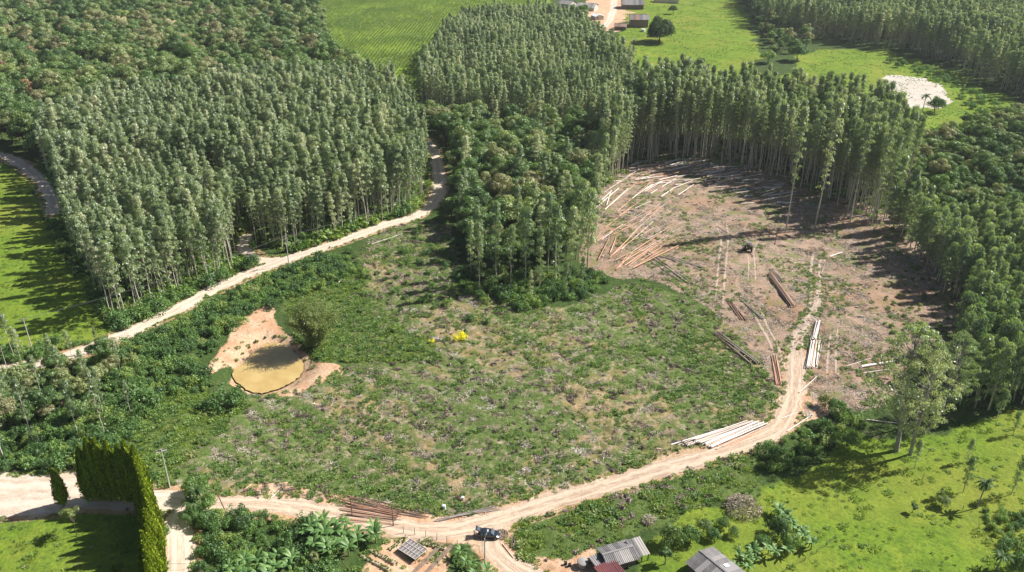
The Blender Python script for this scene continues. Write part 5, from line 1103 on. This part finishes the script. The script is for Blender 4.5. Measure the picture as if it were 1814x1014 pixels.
def lean_to(name, p, rz, L, Wd, h1, h2, roofm, label, cat='shed', alt=None, wall=True):
    """roof falls from height h1 at -x to h2 at +x; open front with posts"""
    e = empty(name, p, rz); tag(e, label, cat); sl = math.hypot(Wd, h1 - h2) + .3; ang = math.atan2(h1 - h2, Wd); k = max(2, int(L / 1.1)); sw = L / k
    me1 = sheet_mesh(sl, sw * .985, 3).mesh('roof_sheet', M[roofm]); me2 = sheet_mesh(sl, sw * .985, 3).mesh('roof_sheet', M[alt]) if alt else me1
    for i in range(k): o = mobj('roof_sheet', me2 if (alt and random.random() < .25) else me1, e, (-Wd / 2 - .1, -L / 2 + sw * (i + .5), h1 + .012 * (i % 2))); o.rotation_euler = (0, ang + random.uniform(-.008, .008), 0)
    for y in (-L / 2 + .2, 0, L / 2 - .2):
        for x, h in ((-Wd / 2 + .1, h1 - .12), (Wd / 2 - .1, h2 - .1)): MB().box((x, y, h / 2), (.14, .14, h)).build('post', M['wood'], e)
    if wall:
        nb = int(L / .5)
        for i in range(nb): MB().box((-Wd / 2, -L / 2 + (i + .5) * L / nb, (h1 - .2) / 2), (.05, L / nb * .92, h1 - .2)).build('wall_board', M['wallwood'], e)
    return e
pa = at(1093, 994); gable('barn', pa, R(-70), 5.2, 4.2, 1.9, .6, 'roofgrey', 'wallwood', 'old barn with a weathered grey corrugated roof beside the white yard', alt='roofpale')
lean_to('open_shed', at(1128, 984), R(-70), 3.0, 3.8, 2.3, 1.8, 'roofpale', 'open sided shed with pale roof sheets joined to the right end of the grey barn', alt='roofgrey')
lean_to('lean_to_shed', at(1080, 1026), R(-60), 4.4, 3.8, 2.2, 1.9, 'roofmaroon', 'shed with a maroon sheet roof at the bottom edge')
lean_to('shadow_gap_shelter', at(1060, 1006), R(-62), 2.6, 2.6, 1.9, 1.7, 'roofgrey', 'low shelter standing in for the dark shadow between the water tank and the maroon roof', alt=None)  # built in place of the shadow gap beside the maroon roof
e = gable('barn', at(1264, 1022), R(35), 6.6, 6.0, 2.3, .8, 'roofgrey', 'wallwood', 'grey roofed barn at the bottom edge with white skylight sheets', alt='roofpale')
e2 = MB().box((1.5, -1.2, 2.86), (1.1, .8, .05), rot=Matrix.Rotation(R(14.9), 3, 'Y')).build('skylight', M['roofwhite'], e)
def tank(px, py, r, h, label):
    p = at(px, py); e = empty('water_tank', p); tag(e, label, 'water tank'); MB().tube([(0, 0, 0), (0, 0, h * .1), (0, 0, h * .9)], [r * .85, r * .9, r], 16).build('tank_body', M['tank'], e)
    MB().tube([(0, 0, h * .9), (0, 0, h), (0, 0, h * 1.15)], [r * 1.04, r * .9, r * .25], 16).build('lid', M['tank'], e)
tank(1032, 1003, 1.0, 1.2, 'rounded grey water tank on the white yard')
def drum(px, py, label, mat='roofwhite', r=.35, h=.9, name='drum'):
    o = MB().tube([(0, 0, 0), (0, 0, h)], [r, r], 10).build(name, M[mat], None, at(px, py) + Vector((0, 0, .05))); tag(o, label, name)
drum(1123, 74, 'white drum beside the shadow of the big village tree', r=.9, h=1.6)
for x, y in ((1002, 1000), (1009, 1003)): drum(x, y, 'dark bucket on the white yard, ' + ('left one' if x < 1005 else 'right one'), 'black', .3, .5, 'bucket')
drum(787, 902, 'small pale drum below the field edge beside the poles')
drum(820, 885, 'small white sack shaped lump among the weeds above the track', r=.3, h=.6)
# village at the top
VH = [(1120, 14, 88, 17, 15, 3.6, 3.4, 'roofgrey', 'wallwood', 'large grey roofed village house at the top edge', 'house', 'roofpale'), (1131, 46, 86, 13, 12, 5.5, 2.6, 'roofgrey', 'roofbrown', 'brown walled village house with grey roof below the large grey one', 'house', 'roofbrown'),
      (1099, 52, 80, 8, 7, 2.6, 1.4, 'roofbrown', 'wallwood', 'small brown shed left of the brown walled house', 'shed', None), (1040, 18, 70, 15, 13, 3.2, 2.4, 'roofpale', 'wall', 'pale roofed village house at the top beside the plantation', 'house', 'roofgrey'),
      (1058, 34, 20, 8, 7, 2.8, 1.0, 'roofwhite', 'wall', 'small white roofed outbuilding in front of the pale house', 'shed', None), (1180, 5, 88, 20, 9, 3, 1.6, 'roofbrown', 'wall', 'long house behind the meadow at the top edge', 'house', None), (1004, 12, 60, 12, 11, 3, 2.0, 'roofgrey', 'wall', 'grey roofed house half hidden by the plantation top', 'house', None)]
for x, y, rz, L, Wd, h, ri, rm, wm, lab, cat, alt in VH: gable('village_house' if cat == 'house' else 'village_shed', at(x, y), R(rz), L, Wd, h, ri, rm, wm, lab, cat, 2.2, .6, alt)
p = at(1139, 56); tag(MB().tube([(0, 0, 0), (0, 0, 1.6), (0, 0, 1.8)], [1.6, 1.6, .6], 14).build('white_tank', M['roofwhite'], None, p + Vector((0, 0, .05))), 'white round tank in front of the brown roofed house', 'water tank')
def fence(pts, sp, H, label, name='wire_fence', r=.05, wires=3):
    W_ = [at(*q) for q in pts]; e = empty(name, W_[0]); tag(e, label, 'fence'); C_ = resample([(q.x, q.y) for q in W_], .5); last = None; tops = []
    pm = MB().tube([(0, 0, 0), (0, 0, H)], [r, r * .85], 5).mesh('post', M['wood'])
    for c in C_:
        if last is None or np.hypot(*(c - last)) >= sp:
            o = mobj('post', pm, e, Vector((c[0], c[1], tz(*c) - .05)) - W_[0]); o.rotation_euler = (rng.normal(0, .04), rng.normal(0, .04), 0); tops.append(o.location.copy()); last = c
    for k in range(wires):
        h = H * (.35 + .28 * k); MB().tube([tuple(t + Vector((0, 0, h))) for t in tops], [.012] * len(tops), 3, cap=False).build('wire', M['wire'], e)
fence([(715, 945), (735, 948), (765, 955), (800, 966), (830, 975)], 1.7, 1.8, 'thin post and wire fence between garden and dirt track', r=.06)
fence([(-20, 948), (10, 938), (60, 925), (120, 905)], 4.0, 1.2, 'low fence of thin posts along the lawn and pale road')
fence([(1480, 955), (1440, 985), (1400, 1008), (1360, 1040)], 3.0, 1.2, 'light wire fence at the corner below the banana row')
fence([(1183, 62), (1215, 85), (1245, 108), (1270, 122)], 6.0, 1.4, 'dark fence line crossing the far meadow', r=.12)
fence([(1450, 745), (1530, 768), (1560, 790), (1612, 830), (1660, 870), (1712, 910), (1750, 960), (1800, 1010)], 5.0, 1.3, 'wire fence down the right meadow past the palm')

# ---------------------------------------------------------------- vegetable garden
def bed(a, b_, wd, label, mat):
    p, q = at(*a), at(*b_); d = q - p; L = d.length; e = empty('garden_bed', (p + q) / 2, math.atan2(d.y, d.x)); tag(e, label, 'garden bed', None)
    v = []; n = max(4, int(L / .5)); m = MB()
    for k in range(n + 1):
        x = -L / 2 + L * k / n; h = .28 + rng.uniform(-.05, .05); v += [(x, -wd / 2, 0), (x, -wd / 3, h), (x, wd / 3, h), (x, wd / 2, 0)]
    f = [(k * 4 + j, k * 4 + 4 + j, k * 4 + 5 + j, k * 4 + 1 + j) for k in range(n) for j in range(3)] + [(0, 1, 2, 3), tuple(range(n * 4, n * 4 + 4))[::-1]]; m.add(v, f); m.build('soil_mound', mat, e)
    return e, L
soil = simple('garden_soil', (.26, .18, .13), (.14, .10, .075), scale=3, bump=.4); soil2 = simple('pale_garden_soil', (.50, .39, .29), (.36, .26, .18), scale=3, bump=.4)
lettuce = shrub_mesh(.28, .3, 2, 16, M['weed'], .22, .16, 'seedling')
BEDS = [((800, 968), (740, 1030), .9, 'dark soil bed beside the netting frame, nearest the lamp', soil, 0), ((783, 965), (722, 1025), .9, 'second dark soil bed, left of the one nearest the lamp', soil, 0), ((655, 975), (700, 1000), .9, 'pale bed with small greens left of the netting frame', soil2, 1),
        ((640, 985), (690, 1012), .9, 'pale bed with greens, lower of the pair left of the frame', soil2, 1), ((722, 952), (690, 975), .8, 'short planted bed above the netting frame', soil2, 1), ((740, 960), (790, 975), .8, 'planted bed along the wire fence', soil2, 1)]
for a, b_, wd, lab, mt, pl in BEDS:
    e, L = bed(a, b_, wd, lab, mt)
    if pl:
        for k in range(int(L / .45)):
            for s_ in (-.22, .22): o = mobj('seedling', lettuce, e, (-L / 2 + .3 + k * .45, s_, .22), rng.uniform(0, 6), rng.uniform(.7, 1.2))
def netframe():
    p = at(731, 980); e = empty('netting_frame', p, R(-38)); tag(e, 'raised netting frame with a pale grid of bars in the vegetable garden', 'garden frame')
    MB().box((0, 0, .95), (4.4, 3.2, .02)).build('netting', M['netting'], e)
    for i in range(7): MB().box((-2.2 + i * 4.4 / 6, 0, 1.0), (.07, 3.2, .06)).build('bar', M['net'], e)
    for j in range(4): MB().box((0, -1.6 + j * 3.2 / 3, 1.07), (4.4, .07, .06)).build('bar', M['net'], e)
    for x in (-2.15, 2.15):
        for y in (-1.55, 1.55): MB().box((x, y, .45), (.09, .09, .98)).build('leg', M['wood'], e)
netframe()
# gate bar over the narrow lane
p = at(318, 1008); e = empty('lane_gate', p); tag(e, 'thin metal bar gate across the narrow lane at the bottom edge', 'gate'); MB().tube([(-1.6, 0, 0), (-1.6, 0, 1.2), (1.4, 0, 1.2), (1.4, 0, 0)], [.04] * 4, 6).build('bar', M['steel'], e)
# motorbike rider far down the pale road
def rider():
    p = at(197, 612); e = empty('motorbike', p + Vector((0, 0, .07)), R(35)); tag(e, 'small dark motorbike standing on the pale road at the left', 'motorbike')
    for x in (-.65, .65): MB().tube([(x, -.06, .31), (x, .06, .31)], [.31, .31], 12).build('wheel', M['black'], e)
    MB().tube([(-.65, 0, .4), (-.1, 0, .75), (.5, 0, .85), (.65, 0, .35)], [.07, .15, .12, .04], 6).build('frame', M['carpaint'], e); MB().box((-.3, 0, .86), (.7, .25, .1)).build('seat', M['black'], e); MB().box((.5, 0, 1.02), (.06, .7, .05)).build('handlebar', M['steel'], e)
rider()

# ---------------------------------------------------------------- thin air haze
def haze():
    m, t, out = newmat('haze'); v = t.nodes.new('ShaderNodeVolumePrincipled'); v.inputs['Color'].default_value = (.90, .95, 1.0, 1); v.inputs['Density'].default_value = .00007; v.inputs['Anisotropy'].default_value = .2
    t.links.new(v.outputs[0], out.inputs['Volume'])
    o = MB().box((0, 3000, 55), (17000, 7400, 130)).build('haze', m); tag(o, 'thin pale haze over the valley', None, None, 'stuff')
haze()
